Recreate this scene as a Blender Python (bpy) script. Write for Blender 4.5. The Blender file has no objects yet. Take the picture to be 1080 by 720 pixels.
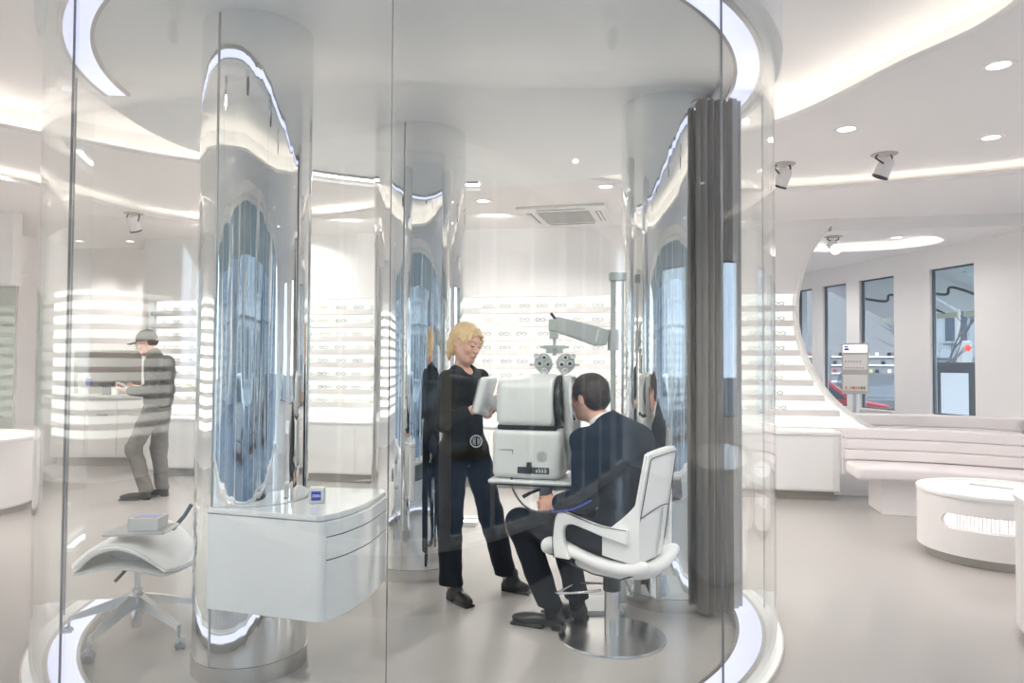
import bpy, bmesh, math, random
import numpy as np
from mathutils import Matrix, Vector
import openvdb as vdb
random.seed(7)
PI = math.pi
R = math.radians
sc = bpy.context.scene
COL = sc.collection

# ------------------------------------------------------------------ helpers
def newmat(name, color, rough=0.5, metal=0.0, spec=0.5, var=0.03, scale=6.0, bump=0.0, bscale=60.0, emit=None, estr=0.0, coat=0.0):
    m = bpy.data.materials.new(name); m.use_nodes = True
    nt = m.node_tree; n = nt.nodes; l = nt.links
    b = n['Principled BSDF']
    b.inputs['Roughness'].default_value = rough
    b.inputs['Metallic'].default_value = metal
    b.inputs['Specular IOR Level'].default_value = spec
    b.inputs['Coat Weight'].default_value = coat
    tc = n.new('ShaderNodeTexCoord')
    ns = n.new('ShaderNodeTexNoise'); ns.inputs['Scale'].default_value = scale; ns.inputs['Detail'].default_value = 3
    l.new(tc.outputs['Object'], ns.inputs['Vector'])
    mx = n.new('ShaderNodeMix'); mx.data_type = 'RGBA'
    c = list(color)
    mx.inputs[6].default_value = [max(0, v*(1-var)) for v in c] + [1]
    mx.inputs[7].default_value = [min(1, v*(1+var)) for v in c] + [1]
    l.new(ns.outputs['Fac'], mx.inputs[0]); l.new(mx.outputs[2], b.inputs['Base Color'])
    if bump > 0:
        n2 = n.new('ShaderNodeTexNoise'); n2.inputs['Scale'].default_value = bscale; n2.inputs['Detail'].default_value = 4
        l.new(tc.outputs['Object'], n2.inputs['Vector'])
        bp = n.new('ShaderNodeBump'); bp.inputs['Strength'].default_value = bump; bp.inputs['Distance'].default_value = 0.01
        l.new(n2.outputs['Fac'], bp.inputs['Height']); l.new(bp.outputs['Normal'], b.inputs['Normal'])
    if emit:
        b.inputs['Emission Color'].default_value = list(emit) + [1]
        b.inputs['Emission Strength'].default_value = estr
    return m

def glassmat(name, tint, ior=1.5, rough=0.0, boost=1.0):
    m = bpy.data.materials.new(name); m.use_nodes = True
    nt = m.node_tree; n = nt.nodes; l = nt.links
    for x in list(n): n.remove(x)
    out = n.new('ShaderNodeOutputMaterial')
    tr = n.new('ShaderNodeBsdfTransparent'); tr.inputs['Color'].default_value = list(tint) + [1]
    gl = n.new('ShaderNodeBsdfGlossy'); gl.inputs['Roughness'].default_value = rough; gl.inputs['Color'].default_value = (boost, boost, boost, 1)
    fr = n.new('ShaderNodeFresnel'); ge = n.new('ShaderNodeNewGeometry')
    mi = n.new('ShaderNodeMath'); mi.operation = 'MULTIPLY_ADD'
    l.new(ge.outputs['Backfacing'], mi.inputs[0]); mi.inputs[1].default_value = 1/ior-ior; mi.inputs[2].default_value = ior
    l.new(mi.outputs[0], fr.inputs['IOR'])
    mx = n.new('ShaderNodeMixShader')
    l.new(fr.outputs[0], mx.inputs[0]); l.new(tr.outputs[0], mx.inputs[1]); l.new(gl.outputs[0], mx.inputs[2])
    l.new(mx.outputs[0], out.inputs['Surface'])
    return m

def emitmat(name, color, strength):
    m = bpy.data.materials.new(name); m.use_nodes = True
    nt = m.node_tree; n = nt.nodes; l = nt.links
    for x in list(n): n.remove(x)
    out = n.new('ShaderNodeOutputMaterial'); e = n.new('ShaderNodeEmission')
    e.inputs['Color'].default_value = list(color)+[1]; e.inputs['Strength'].default_value = strength
    l.new(e.outputs[0], out.inputs['Surface'])
    return m

M = {}
M['ceiling'] = newmat('ceiling_paint', (.91,.885,.875), .75, spec=.2, var=.01)
M['disc'] = newmat('cabin_ceiling_paint', (.90,.91,.91), .35, spec=.4, var=.01)
M['wall'] = newmat('wall_paint', (.90,.885,.875), .6, spec=.3, var=.01)
M['white'] = newmat('white_lacquer', (.87,.87,.86), .28, spec=.5, var=.01)
M['whitegloss'] = newmat('gloss_white', (.86,.88,.875), .07, spec=.5, var=.01, coat=.4)
M['warmwhite'] = newmat('warm_white', (.89,.86,.85), .45, var=.01)
M['leather'] = newmat('white_leather', (.84,.79,.785), .5, var=.01, bump=.1, bscale=120)
M['chairwhite'] = newmat('chair_leather_white', (.87,.87,.86), .45, var=.01, bump=.08, bscale=120)
M['floor'] = newmat('floor_resin', (.42,.397,.38), .20, spec=.5, var=.03, scale=1.6)
M['kick'] = newmat('kick_grey', (.42,.39,.36), .5)
M['steel'] = newmat('brushed_steel', (.72,.71,.70), .22, metal=1, var=.05, scale=30)
M['chrome'] = newmat('chrome', (.86,.86,.86), .08, metal=1, var=.01)
M['alu'] = newmat('aluminium', (.62,.62,.61), .35, metal=1, var=.03)
M['darkmetal'] = newmat('dark_metal', (.07,.07,.075), .4, metal=.3)
M['black'] = newmat('black_plastic', (.018,.018,.02), .4)
M['framegrey'] = newmat('window_frame_grey', (.16, .17, .18), .5)
M['greyplast'] = newmat('grey_plastic', (.42,.43,.43), .4)
M['device'] = newmat('device_plastic', (.60,.62,.61), .38, var=.01)
M['device2'] = newmat('device_plastic_grey', (.58,.60,.60), .4, var=.01)
M['arm'] = newmat('arm_grey', (.36,.39,.375), .4, var=.01)
M['curtain'] = newmat('curtain_cloth', (.235,.225,.21), .9, spec=.1, var=.12, scale=14, bump=.2, bscale=200)
M['curtain2'] = newmat('curtain_cloth_pale', (.38,.39,.39), .9, spec=.1, var=.08, scale=14)
M['skin'] = newmat('skin', (.70,.40,.30), .5, var=.06, scale=20)
M['lips'] = newmat('lips', (.50,.17,.15), .45)
M['blonde'] = newmat('blonde_hair', (.74,.54,.29), .5, var=.25, scale=60, bump=.6, bscale=90)
M['brown'] = newmat('brown_hair', (.035,.022,.014), .5, var=.3, scale=60, bump=.6, bscale=90)
M['blackcloth'] = newmat('black_cloth', (.010,.010,.009), .8, spec=.2, var=.2, scale=12, bump=.3, bscale=25)
M['olive'] = newmat('black_olive_cloth', (.017,.016,.011), .8, spec=.2, var=.2, scale=12, bump=.3, bscale=25)
M['denim'] = newmat('dark_trouser_cloth', (.007,.010,.016), .85, spec=.2, var=.2, scale=14, bump=.3, bscale=25)
M['navy'] = newmat('navy_suit_cloth', (.006,.012,.024), .85, spec=.2, var=.2, scale=12, bump=.3, bscale=22)
M['shoe'] = newmat('black_shoe_leather', (.01,.01,.01), .3, var=.1)
M['shirt'] = newmat('white_shirt', (.8,.8,.8), .7)
M['sweater'] = newmat('grey_sweater', (.085,.078,.07), .9, spec=.1, var=.15, scale=15, bump=.3, bscale=40)
M['greytrouser'] = newmat('grey_trouser', (.20,.185,.17), .9, spec=.1, var=.12, scale=15, bump=.3, bscale=30)
M['cap'] = newmat('grey_cap', (.17,.16,.145), .9, spec=.1)
M['eye'] = newmat('eye_dark', (.05,.035,.03), .2)
M['blue'] = newmat('logo_blue', (.03,.05,.42), .5)
M['bluecable'] = newmat('blue_cable', (.03,.06,.45), .5)
M['niche'] = newmat('niche_brown_grey', (.22,.195,.175), .6)
M['glass'] = glassmat('clear_curved_glass', (.984,.991,.986), 1.5)
M['window'] = glassmat('window_glass', (.90,.93,.935), 1.5)
M['greenglass'] = glassmat('green_glass', (.93,.965,.94), 1.5)
M['seam'] = newmat('glass_joint', (.16,.17,.19), .4)
M['ring_ceil'] = emitmat('ring_light_lavender', (.66,.69,.98), .55)
M['ring_floor'] = emitmat('ring_light_floor', (.74,.76,1.0), .52)
M['strip_white'] = emitmat('ring_light_white', (.96,.95,1.0), 2.4)
M['led'] = emitmat('cove_led', (1.0,.985,.90), 2.2)
M['lamp'] = emitmat('lamp_lens', (1,.96,.90), 1.6)
M['backlight'] = emitmat('shelf_backlight', (.985,1.0,.93), .46)
M['trimgrey'] = newmat('trim_grey', (.52,.50,.47), .45)
M['ledge'] = newmat('shelf_ledge', (.80,.77,.75), .5, var=.01)

# mirror polished sheet steel with faint vertical waviness
def mirrormat():
    m = newmat('mirror_polished_steel', (.88,.89,.89), .015, metal=1, var=.0)
    nt = m.node_tree; n = nt.nodes; l = nt.links; b = n['Principled BSDF']
    tc = n.new('ShaderNodeTexCoord'); mp = n.new('ShaderNodeMapping'); mp.inputs['Scale'].default_value = (9, 9, .22)
    l.new(tc.outputs['Object'], mp.inputs['Vector'])
    ns = n.new('ShaderNodeTexNoise'); ns.inputs['Scale'].default_value = 1.0; ns.inputs['Detail'].default_value = 2.6
    l.new(mp.outputs[0], ns.inputs['Vector'])
    bp = n.new('ShaderNodeBump'); bp.inputs['Strength'].default_value = .5; bp.inputs['Distance'].default_value = .014
    l.new(ns.outputs['Fac'], bp.inputs['Height']); l.new(bp.outputs['Normal'], b.inputs['Normal'])
    return m
M['mirror'] = mirrormat()

def link(name, me, mat, root=None, smooth=40, inv=None):
    me.name = name
    if mat is not None and len(me.materials) == 0: me.materials.append(M[mat] if isinstance(mat, str) else mat)
    if smooth:
        me.polygons.foreach_set('use_smooth', [True]*len(me.polygons))
        if smooth < 180: me.set_sharp_from_angle(angle=R(smooth))
    o = bpy.data.objects.new(name, me); COL.objects.link(o)
    if root is not None:
        o.parent = root
        w = Matrix.Identity(4); r = root
        while r is not None:
            w = r.matrix_parent_inverse @ Matrix.LocRotScale(r.location, r.rotation_euler, r.scale) @ w if r.parent else Matrix.LocRotScale(r.location, r.rotation_euler, r.scale) @ w
            r = r.parent
        o.matrix_parent_inverse = w.inverted()
    return o

def obj(name, bm, mat, root=None, smooth=40, M4=None, normals=True):
    if M4 is not None: bm.transform(M4)
    if normals: bmesh.ops.recalc_face_normals(bm, faces=bm.faces)
    me = bpy.data.meshes.new(name); bm.to_mesh(me); bm.free()
    o = link(name, me, mat, root, smooth)
    if 0 < smooth < 180 and len(me.polygons) < 4000:
        wn = o.modifiers.new('weighted', 'WEIGHTED_NORMAL'); wn.keep_sharp = True; wn.weight = 100
    return o

def tag(o, label=None, cat=None, group=None, kind=None):
    if label: o['label'] = label
    if cat: o['category'] = cat
    if group: o['group'] = group
    if kind: o['kind'] = kind
    return o

def thing(name, loc, label, cat, group=None):
    o = bpy.data.objects.new(name, None); COL.objects.link(o); o.location = loc; o.empty_display_size = .1
    return tag(o, label, cat, group)

def struct(name, bm, mat, smooth=30, normals=True, root=None):
    o = obj(name, bm, mat, root, smooth, normals=normals)
    if root is None: o['kind'] = 'structure'
    return o

def dup(root, loc, label=None, rotz=None):
    r = root.copy(); COL.objects.link(r); r.location = loc
    if rotz is not None: r.rotation_euler = (0, 0, rotz)
    if label: r['label'] = label
    for ch in list(root.children):
        c = ch.copy(); COL.objects.link(c); c.parent = r
        for g in list(ch.children):
            d = g.copy(); COL.objects.link(d); d.parent = c
    return r

def B(): return bmesh.new()

def box(bm, x0, x1, y0, y1, z0, z1, bev=0.0, seg=2, M4=None):
    t = bmesh.new()
    bmesh.ops.create_cube(t, size=1)
    t.transform(Matrix.Translation(((x0+x1)/2, (y0+y1)/2, (z0+z1)/2)) @ Matrix.Diagonal((abs(x1-x0), abs(y1-y0), abs(z1-z0), 1)))
    if bev > 0: bmesh.ops.bevel(t, geom=list(t.edges), offset=bev, segments=seg, affect='EDGES', profile=.5)
    if M4 is not None: t.transform(M4)
    merge(bm, t)
    return bm

def merge(bm, t):
    me = bpy.data.meshes.new('tmp'); t.to_mesh(me); t.free(); bm.from_mesh(me); bpy.data.meshes.remove(me)

def prism(bm, pts, z0, z1, bev=0.0, seg=2, M4=None):
    t = bmesh.new()
    vs = [t.verts.new((p[0], p[1], z0)) for p in pts]
    f = t.faces.new(vs)
    r = bmesh.ops.extrude_face_region(t, geom=[f])
    for v in [g for g in r['geom'] if isinstance(g, bmesh.types.BMVert)]: v.co.z = z1
    if bev > 0:
        bmesh.ops.recalc_face_normals(t, faces=t.faces)
        es = [e for e in t.edges if len(e.link_faces) == 2 and e.calc_face_angle(0) > .6]
        bmesh.ops.bevel(t, geom=es, offset=bev, segments=seg, affect='EDGES', profile=.5)
    if M4 is not None: t.transform(M4)
    merge(bm, t); return bm

def cyl(bm, a, b, ra, rb=None, n=20, caps=True):
    rb = ra if rb is None else rb
    a = Vector(a); b = Vector(b); d = (b-a).normalized()
    u = d.orthogonal().normalized(); v = d.cross(u)
    A = [bm.verts.new(a+(u*math.cos(2*PI*i/n)+v*math.sin(2*PI*i/n))*ra) for i in range(n)]
    Bv = [bm.verts.new(b+(u*math.cos(2*PI*i/n)+v*math.sin(2*PI*i/n))*rb) for i in range(n)]
    for i in range(n): bm.faces.new((A[i], A[(i+1) % n], Bv[(i+1) % n], Bv[i]))
    if caps: bm.faces.new(A[::-1]); bm.faces.new(Bv)
    return bm

def lathe(bm, prof, c=(0, 0, 0), n=48, M4=None):
    t = bmesh.new(); rings = []
    for r, z in prof:
        if r < 1e-6: rings.append([t.verts.new((0, 0, z))])
        else: rings.append([t.verts.new((r*math.cos(2*PI*i/n), r*math.sin(2*PI*i/n), z)) for i in range(n)])
    for A, Bq in zip(rings, rings[1:]):
        for i in range(n):
            j = (i+1) % n
            if len(A) == 1 and len(Bq) == 1: continue
            if len(A) == 1: t.faces.new((A[0], Bq[i], Bq[j]))
            elif len(Bq) == 1: t.faces.new((A[i], A[j], Bq[0]))
            else: t.faces.new((A[i], A[j], Bq[j], Bq[i]))
    t.transform(Matrix.Translation(c))
    if M4 is not None: t.transform(M4)
    merge(bm, t); return bm

def sweep(bm, pts, rad, n=10, closed=False, flat=None):
    """round (or flat: (w,h)) section swept along points"""
    P = [Vector(p) for p in pts]; rings = []
    m = len(P); prev = None
    for i, p in enumerate(P):
        if closed: d = (P[(i+1) % m]-P[i-1]).normalized()
        else: d = (P[min(i+1, m-1)]-P[max(i-1, 0)]).normalized()
        if prev is None: u = Vector((0, 0, 1)).cross(d); u = d.orthogonal() if u.length < .05 else u
        else: u = prev - d*prev.dot(d)
        u.normalize(); prev = u; v = d.cross(u)
        r = rad[i] if isinstance(rad, (list, tuple)) else rad
        if flat:
            w, h = flat; cs = [(-w/2, -h/2), (w/2, -h/2), (w/2, h/2), (-w/2, h/2)]
            rings.append([bm.verts.new(p+u*a+v*b) for a, b in cs])
        else:
            rings.append([bm.verts.new(p+(u*math.cos(2*PI*k/n)+v*math.sin(2*PI*k/n))*r) for k in range(n)])
    nn = len(rings[0])
    for i in range(m if closed else m-1):
        A, C_ = rings[i], rings[(i+1) % m]
        for k in range(nn): bm.faces.new((A[k], A[(k+1) % nn], C_[(k+1) % nn], C_[k]))
    if not closed: bm.faces.new(rings[0][::-1]); bm.faces.new(rings[-1])
    return bm

def spline(pts, n=8, closed=False):
    P = [Vector(p) for p in pts]; out = []; m = len(P)
    rng = range(m) if closed else range(m-1)
    for i in rng:
        if closed: a, b, c, d = P[i-1], P[i], P[(i+1) % m], P[(i+2) % m]
        else: a, b, c, d = P[max(i-1, 0)], P[i], P[i+1], P[min(i+2, m-1)]
        for k in range(n):
            t = k/n
            out.append(.5*((2*b)+(c-a)*t+(2*a-5*b+4*c-d)*t*t+(3*b-a-3*c+d)*t**3))
    if not closed: out.append(P[-1])
    return out

def arc(c, r, a0, a1, n):
    return [(c[0]+r*math.cos(R(a0+(a1-a0)*i/n)), c[1]+r*math.sin(R(a0+(a1-a0)*i/n))) for i in range(n+1)]

def arcwall(bm, c, r0, r1, a0, a1, z0, z1, step=2.0):
    n = max(2, int(abs(a1-a0)/step))
    prism(bm, arc(c, r0, a0, a1, n) + arc(c, r1, a1, a0, n), z0, z1); return bm

def region(bm, loops, z):
    """flat region bounded by closed loops (outer first, then holes)"""
    es = []
    for lp in loops:
        vs = [bm.verts.new((p[0], p[1], z)) for p in lp]
        for i in range(len(vs)): es.append(bm.edges.new((vs[i], vs[(i+1) % len(vs)])))
    bmesh.ops.triangle_fill(bm, use_beauty=True, use_dissolve=False, edges=es)
    for f in bm.faces:
        f.normal_update()
        if f.normal.z > 0: f.normal_flip()
    return bm

def ribbon(bm, pts, z0, z1, closed=False, dr=None):
    A = [bm.verts.new((p[0], p[1], z0)) for p in pts]; C_ = [bm.verts.new((p[0], p[1], z1)) for p in pts]
    m = len(pts)
    for i in range(m if closed else m-1):
        bm.faces.new((A[i], A[(i+1) % m], C_[(i+1) % m], C_[i]))
    return bm

def offset(pts, d, closed=False):
    out = []; m = len(pts)
    for i in range(m):
        a = pts[i-1] if (closed or i > 0) else pts[i]; b = pts[(i+1) % m] if (closed or i < m-1) else pts[i]
        t = Vector((b[0]-a[0], b[1]-a[1])).normalized()
        out.append((pts[i][0]+t.y*d, pts[i][1]-t.x*d))
    return out

def text_mesh(body, size, depth, M4, name, mat, root, align='CENTER', bold=0.0):
    cu = bpy.data.curves.new('txt', 'FONT'); cu.body = body; cu.size = size; cu.extrude = depth; cu.offset = bold
    cu.align_x = align; cu.align_y = 'CENTER'
    o = bpy.data.objects.new('txt', cu); COL.objects.link(o)
    bpy.context.view_layer.update()
    dg = bpy.context.evaluated_depsgraph_get()
    me = bpy.data.meshes.new_from_object(o.evaluated_get(dg))
    bpy.data.objects.remove(o); me.transform(M4)
    me.materials.clear()
    return link(name, me, mat, root, smooth=0)

def frame(origin, fwd, up=(0, 0, 1)):
    """matrix whose local x = forward, y = left, z = up"""
    f = Vector(fwd).normalized(); u = Vector(up); l = u.cross(f).normalized(); u = f.cross(l)
    m = Matrix((f, l, u)).transposed().to_4x4(); m.translation = Vector(origin); return m

# ------------------------------------------------------------------ sdf
class SDF:
    def __init__(s, lo, hi, vx):
        s.lo = np.array(lo, float); s.vx = vx
        s.n = np.ceil((np.array(hi)-s.lo)/vx).astype(int)+1
        s.d = np.full(s.n, .3, np.float32)
    def _sl(s, lo, hi):
        a = np.clip(np.floor((np.array(lo)-s.lo)/s.vx).astype(int), 0, s.n); b = np.clip(np.ceil((np.array(hi)-s.lo)/s.vx).astype(int)+1, 0, s.n)
        if np.any(b <= a): return None, None
        ax = [s.lo[i]+np.arange(a[i], b[i])*s.vx for i in range(3)]
        return (slice(a[0], b[0]), slice(a[1], b[1]), slice(a[2], b[2])), np.meshgrid(*ax, indexing='ij')
    def _put(s, sl, q, k, op):
        d = s.d[sl]
        if op == 'add':
            h = np.clip(.5+.5*(d-q)/k, 0, 1); s.d[sl] = d*(1-h)+q*h-k*h*(1-h)
        else:
            h = np.clip(.5-.5*(d+q)/k, 0, 1); s.d[sl] = d*(1-h)-q*h+k*h*(1-h)
    def cap(s, a, b, ra, rb=None, k=.02, op='add'):
        rb = ra if rb is None else rb
        a = np.array(a, float); b = np.array(b, float); m = max(ra, rb)+3*k+.02
        sl, X = s._sl(np.minimum(a, b)-m, np.maximum(a, b)+m)
        if sl is None: return
        ba = b-a; t = np.clip(sum((X[i]-a[i])*ba[i] for i in range(3))/max(ba@ba, 1e-9), 0, 1)
        q = np.sqrt(sum((X[i]-a[i]-ba[i]*t)**2 for i in range(3)))-(ra+(rb-ra)*t)
        s._put(sl, q, k, op)
    def chain(s, pts, rs, k=.02):
        for i in range(len(pts)-1): s.cap(pts[i], pts[i+1], rs[i], rs[i+1], k)
    def ell(s, c, r, ax=None, k=.02, op='add'):
        c = np.array(c, float); r = np.array(r, float); m = r.max()+3*k+.02
        sl, X = s._sl(c-m, c+m)
        if sl is None: return
        D = [X[i]-c[i] for i in range(3)]
        if ax is None: ax = np.eye(3)
        L = [sum(D[i]*ax[j][i] for i in range(3)) for j in range(3)]
        k0 = np.sqrt(sum((L[j]/r[j])**2 for j in range(3))); k1 = np.sqrt(sum((L[j]/r[j]**2)**2 for j in range(3)))
        s._put(sl, k0*(k0-1)/np.maximum(k1, 1e-6), k, op)
    def box(s, c, h, rd=.01, ax=None, k=.01, op='add'):
        c = np.array(c, float); h = np.array(h, float); m = np.linalg.norm(h)+3*k+.02
        sl, X = s._sl(c-m, c+m)
        if sl is None: return
        D = [X[i]-c[i] for i in range(3)]
        if ax is None: ax = np.eye(3)
        Q = [np.abs(sum(D[i]*ax[j][i] for i in range(3)))-(h[j]-rd) for j in range(3)]
        q = np.sqrt(sum(np.maximum(v, 0)**2 for v in Q))+np.minimum(np.maximum(np.maximum(Q[0], Q[1]), Q[2]), 0)-rd
        s._put(sl, q, k, op)
    def plane(s, p, nrm, k=.004):
        """cut away the side the normal points to"""
        nrm = np.array(nrm, float); nrm /= np.linalg.norm(nrm)
        sl, X = s._sl(s.lo-1, s.lo+s.n*s.vx+1)
        q = -sum((X[i]-p[i])*nrm[i] for i in range(3))
        s._put(sl, q, k, 'sub')
    def rough(s, amp, freq, seed=0, stretch=(1, 1, 1)):
        rs = np.random.RandomState(seed); sl, X = s._sl(s.lo-1, s.lo+s.n*s.vx+1)
        acc = 0
        for _ in range(7):
            w = rs.normal(size=3)*freq*np.array(stretch); acc = acc+np.sin(w[0]*X[0]+w[1]*X[1]+w[2]*X[2]+rs.uniform(0, 6.28))
        s.d += (amp*acc/2.6).astype(np.float32)
    def mesh(s, name, mat, root=None, M4=None, adapt=0.0):
        d = np.clip(s.d, -3*s.vx, 3*s.vx).astype(np.float32)
        d[0], d[-1] = 3*s.vx, 3*s.vx; d[:, 0], d[:, -1] = 3*s.vx, 3*s.vx; d[:, :, 0], d[:, :, -1] = 3*s.vx, 3*s.vx
        g = vdb.FloatGrid(3*s.vx); g.copyFromArray(np.ascontiguousarray(d))
        pts, tris, quads = g.convertToPolygons(isovalue=0.0, adaptivity=adapt)
        v = np.array(pts)*s.vx+s.lo
        me = bpy.data.meshes.new(name)
        faces = [tuple(int(i) for i in q) for q in quads]+[tuple(int(i) for i in q) for q in tris]
        me.from_pydata([tuple(p) for p in v], [], faces)
        if M4 is not None: me.transform(M4)
        bm = bmesh.new(); bm.from_mesh(me); 
        bmesh.ops.recalc_face_normals(bm, faces=bm.faces)
        if bm.calc_volume(signed=True) < 0: bmesh.ops.reverse_faces(bm, faces=bm.faces)
        bm.to_mesh(me); bm.free()
        return link(name, me, mat, root, smooth=180)

def shell(fn, nu, nv, th, bmx=None):
    bm = B(); g = [[bm.verts.new(fn(i/nu, j/nv)) for j in range(nv+1)] for i in range(nu+1)]
    for i in range(nu):
        for j in range(nv): bm.faces.new((g[i][j], g[i+1][j], g[i+1][j+1], g[i][j+1]))
    bmesh.ops.recalc_face_normals(bm, faces=bm.faces)
    bmesh.ops.solidify(bm, geom=list(bm.faces), thickness=th)
    return bm

# ------------------------------------------------------------------ camera
cam = bpy.data.cameras.new('camera'); co = bpy.data.objects.new('camera', cam); COL.objects.link(co)
cam.sensor_width = 36; cam.lens = 36*760/1080; cam.clip_end = 200; cam.clip_start = .05
co.matrix_world = Matrix.Translation((0, 0, 1.46)) @ Matrix.Rotation(PI/2+R(1.65), 4, 'X') @ Matrix.Rotation(R(.31), 4, 'Z')
sc.camera = co

CC = (-.52, 4.45)           # centre of the glass cabin
ZD = 3.08                   # underside of its ceiling disc
def wallY(x): return 8.75-.19*x
WU = math.hypot(1, .19)

# ------------------------------------------------------------------ floor
bm = B(); region(bm, [[(-8.5, -1.15), (7.9, -1.15), (7.9, 12.6), (-8.5, 12.6)]], 0)
for f in bm.faces: f.normal_flip()
struct('floor', bm, 'floor', normals=False)

# ------------------------------------------------------------------ ceiling
cove1 = [(p.x, p.y) for p in spline([(2.43,3.39,0),(2.25,4.2,0),(1.88,5.24,0),(.9,6.15,0),(-.8,6.45,0),(-2.3,6.5,0),(-2.95,6.2,0),(-3.45,5.75,0),(-3.95,5.2,0),(-4.25,4.2,0),(-4.1,2.6,0),(-3.0,1.0,0),(-1.2,.35,0),(.7,.6,0),(2.0,1.7,0)], 10, True)]
def scaled(loop, k):
    cx = sum(p[0] for p in loop)/len(loop); cy = sum(p[1] for p in loop)/len(loop)
    return [(cx+(p[0]-cx)*k, cy+(p[1]-cy)*k) for p in loop]
niche_oval = [(4.15+1.15*math.cos(2*PI*i/64), 8.95+.75*math.sin(2*PI*i/64)) for i in range(64)]
room = [(-8.5, -1.15), (7.9, -1.15), (7.9, 12.6), (-8.5, 12.6)]
ceil = thing('ceiling', (0, 0, 3.2), None, None); ceil['kind'] = 'structure'
bm = B(); region(bm, [room, cove1], 3.20); ribbon(bm, cove1, 3.20, 3.235, True)
obj('ceiling_plane', bm, 'ceiling', ceil, 30, normals=False)
bm = B(); region(bm, [scaled(cove1, 1.10)], 3.46); ribbon(bm, scaled(cove1, 1.10), 3.20, 3.46, True)
obj('cove_recess', bm, 'ceiling', ceil, 30, normals=False)
bm = B(); ribbon(bm, scaled(cove1, 1.055), 3.21, 3.25, True)
obj('cove_light', bm, 'led', ceil, 0)
# lower soffits along the back of the room
sof = spline([(-8.5,4.6,0),(-5.6,5.6,0),(-4.65,6.45,0),(-4.38,7.1,0),(-4.2,7.9,0),(-3.78,8.45,0),(-2.9,8.3,0),(-1.95,8.0,0),(-1.2,7.4,0),(-.75,6.3,0)], 8)
sof2 = spline([(.55,6.3,0),(1.5,6.75,0),(2.44,6.80,0),(3.46,6.48,0),(4.33,6.06,0),(5.4,5.3,0),(7.2,3.4,0)], 8)
ZB = 3.09
edge = [(p.x, p.y) for p in sof]; edge2 = [(p.x, p.y) for p in sof2]
backline = [(7.2, 7.6), (4.6, wallY(4.6)), (3.7, wallY(3.7)), (-4.9, wallY(-4.9)), (-4.9, 12.0), (-8.5, 12.0)]
lowr = edge+edge2+backline
bm = B(); region(bm, [lowr], ZB); ribbon(bm, edge, ZB, ZB+.035); ribbon(bm, edge2, ZB, ZB+.035)
obj('soffit', bm, 'ceiling', ceil, 30, normals=False)
bm = B(); ribbon(bm, offset(edge, -.10), ZB+.02, ZB+.045); ribbon(bm, offset(edge2, -.10), ZB+.02, ZB+.045)
obj('cove_light', bm, 'led', ceil, 0)
# cabin ceiling disc
def discr(th):
    a = ((th+180) % 360)-180
    w = 1/(1+math.exp(-(abs(a-0)-0)/1)) if False else (1 if 20 < (th % 360) < 160 else 0)
    t = th % 360
    f = 0
    if 5 < t < 30: f = (t-5)/25
    elif 30 <= t <= 150: f = 1
    elif 150 < t < 178: f = (178-t)/28
    f = f*f*(3-2*f)
    return 2.06+.16*f
disc = [(CC[0]+discr(t)*math.cos(R(t)), CC[1]+discr(t)*math.sin(R(t))) for t in range(0, 360, 3)]
bm = B(); region(bm, [disc], ZD); ribbon(bm, disc, ZD, 3.45, True)
obj('cabin_ceiling', bm, 'disc', ceil, 30, normals=False)
# niche ceiling behind the round cut-out
nb = [(3.3, wallY(3.3)+.05), (7.2, wallY(7.2)+.05), (7.2, 12.6), (3.0, 12.6)]
bm = B(); region(bm, [nb, niche_oval], 2.96); ribbon(bm, niche_oval, 2.96, 2.98, True)
obj('niche_ceiling', bm, 'ceiling', ceil, 30, normals=False)
bm = B(); region(bm, [scaled(niche_oval, 1.10)], 3.08); ribbon(bm, scaled(niche_oval, 1.10), 2.96, 3.08, True)
obj('cove_recess', bm, 'ceiling', ceil, 30, normals=False)
bm = B(); ribbon(bm, scaled(niche_oval, 1.05), 2.965, 2.985, True)
obj('cove_light', bm, 'led', ceil, 0)

# ------------------------------------------------------------------ back wall with round cut-out (plane Y = 8.75-.19X)
WM = frame((0, 8.75, 0), (1, -.19, 0))      # local x along the wall, y = depth (away from camera), z up
def WP(pts, d0, d1, mat, name, root=None, **k):
    """polygon in (u,z) of the wall plane, extruded from depth d0 to d1"""
    b = B(); prism(b, [(p[0], p[1]) for p in pts], 0, 1)
    b.transform(Matrix(((1, 0, 0, 0), (0, 0, d1-d0, d0), (0, 1, 0, 0), (0, 0, 0, 1))))
    return b
CU, CZ, CR = 4.754, 2.062, 1.489
u0 = -4.9*WU
def cu_at(z, r=CR): return CU-math.sqrt(max(r*r-(z-CZ)**2, 0))
zt, zb_ = 2.26, .74
arcpts = [(cu_at(z), z) for z in np.linspace(.60, ZB, 40)]
wroot = thing('wall_back', (0, 8.75, 0), None, None); wroot['kind'] = 'structure'
up = [(u0, zt), (cu_at(zt), zt)]+[p for p in arcpts if p[1] > zt]+[(u0, ZB)]
obj('wall_panel', WP(up, 0, .16, 'wall', 'w'), 'wall', wroot, 30, WM)
lo = [(u0, 0), (cu_at(.62)+.02, 0), (cu_at(.62)+.02, .6)]+[p for p in arcpts if p[1] < zb_]+[(u0, zb_)]
obj('wall_panel', WP(lo, .02, .16, 'wall', 'w'), 'wall', wroot, 30, WM)
mid = [(u0, zb_)]+[p for p in arcpts if zb_ <= p[1] <= zt]+[(u0, zt)]
obj('wall_panel', WP(mid, .135, .16, 'wall', 'w'), 'wall', wroot, 30, WM)
# rim of the cut-out
b = B(); rim = [(cu_at(z, CR+.0), z) for z in np.linspace(.60, ZB, 60)]; rim2 = [(cu_at(z, CR-.03), z) for z in np.linspace(ZB, .63, 60)]
b = WP(rim+rim2, -.03, .19, 'wall', 'rim'); obj('trim_round_opening', b, 'wall', wroot, 30, WM)
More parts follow.
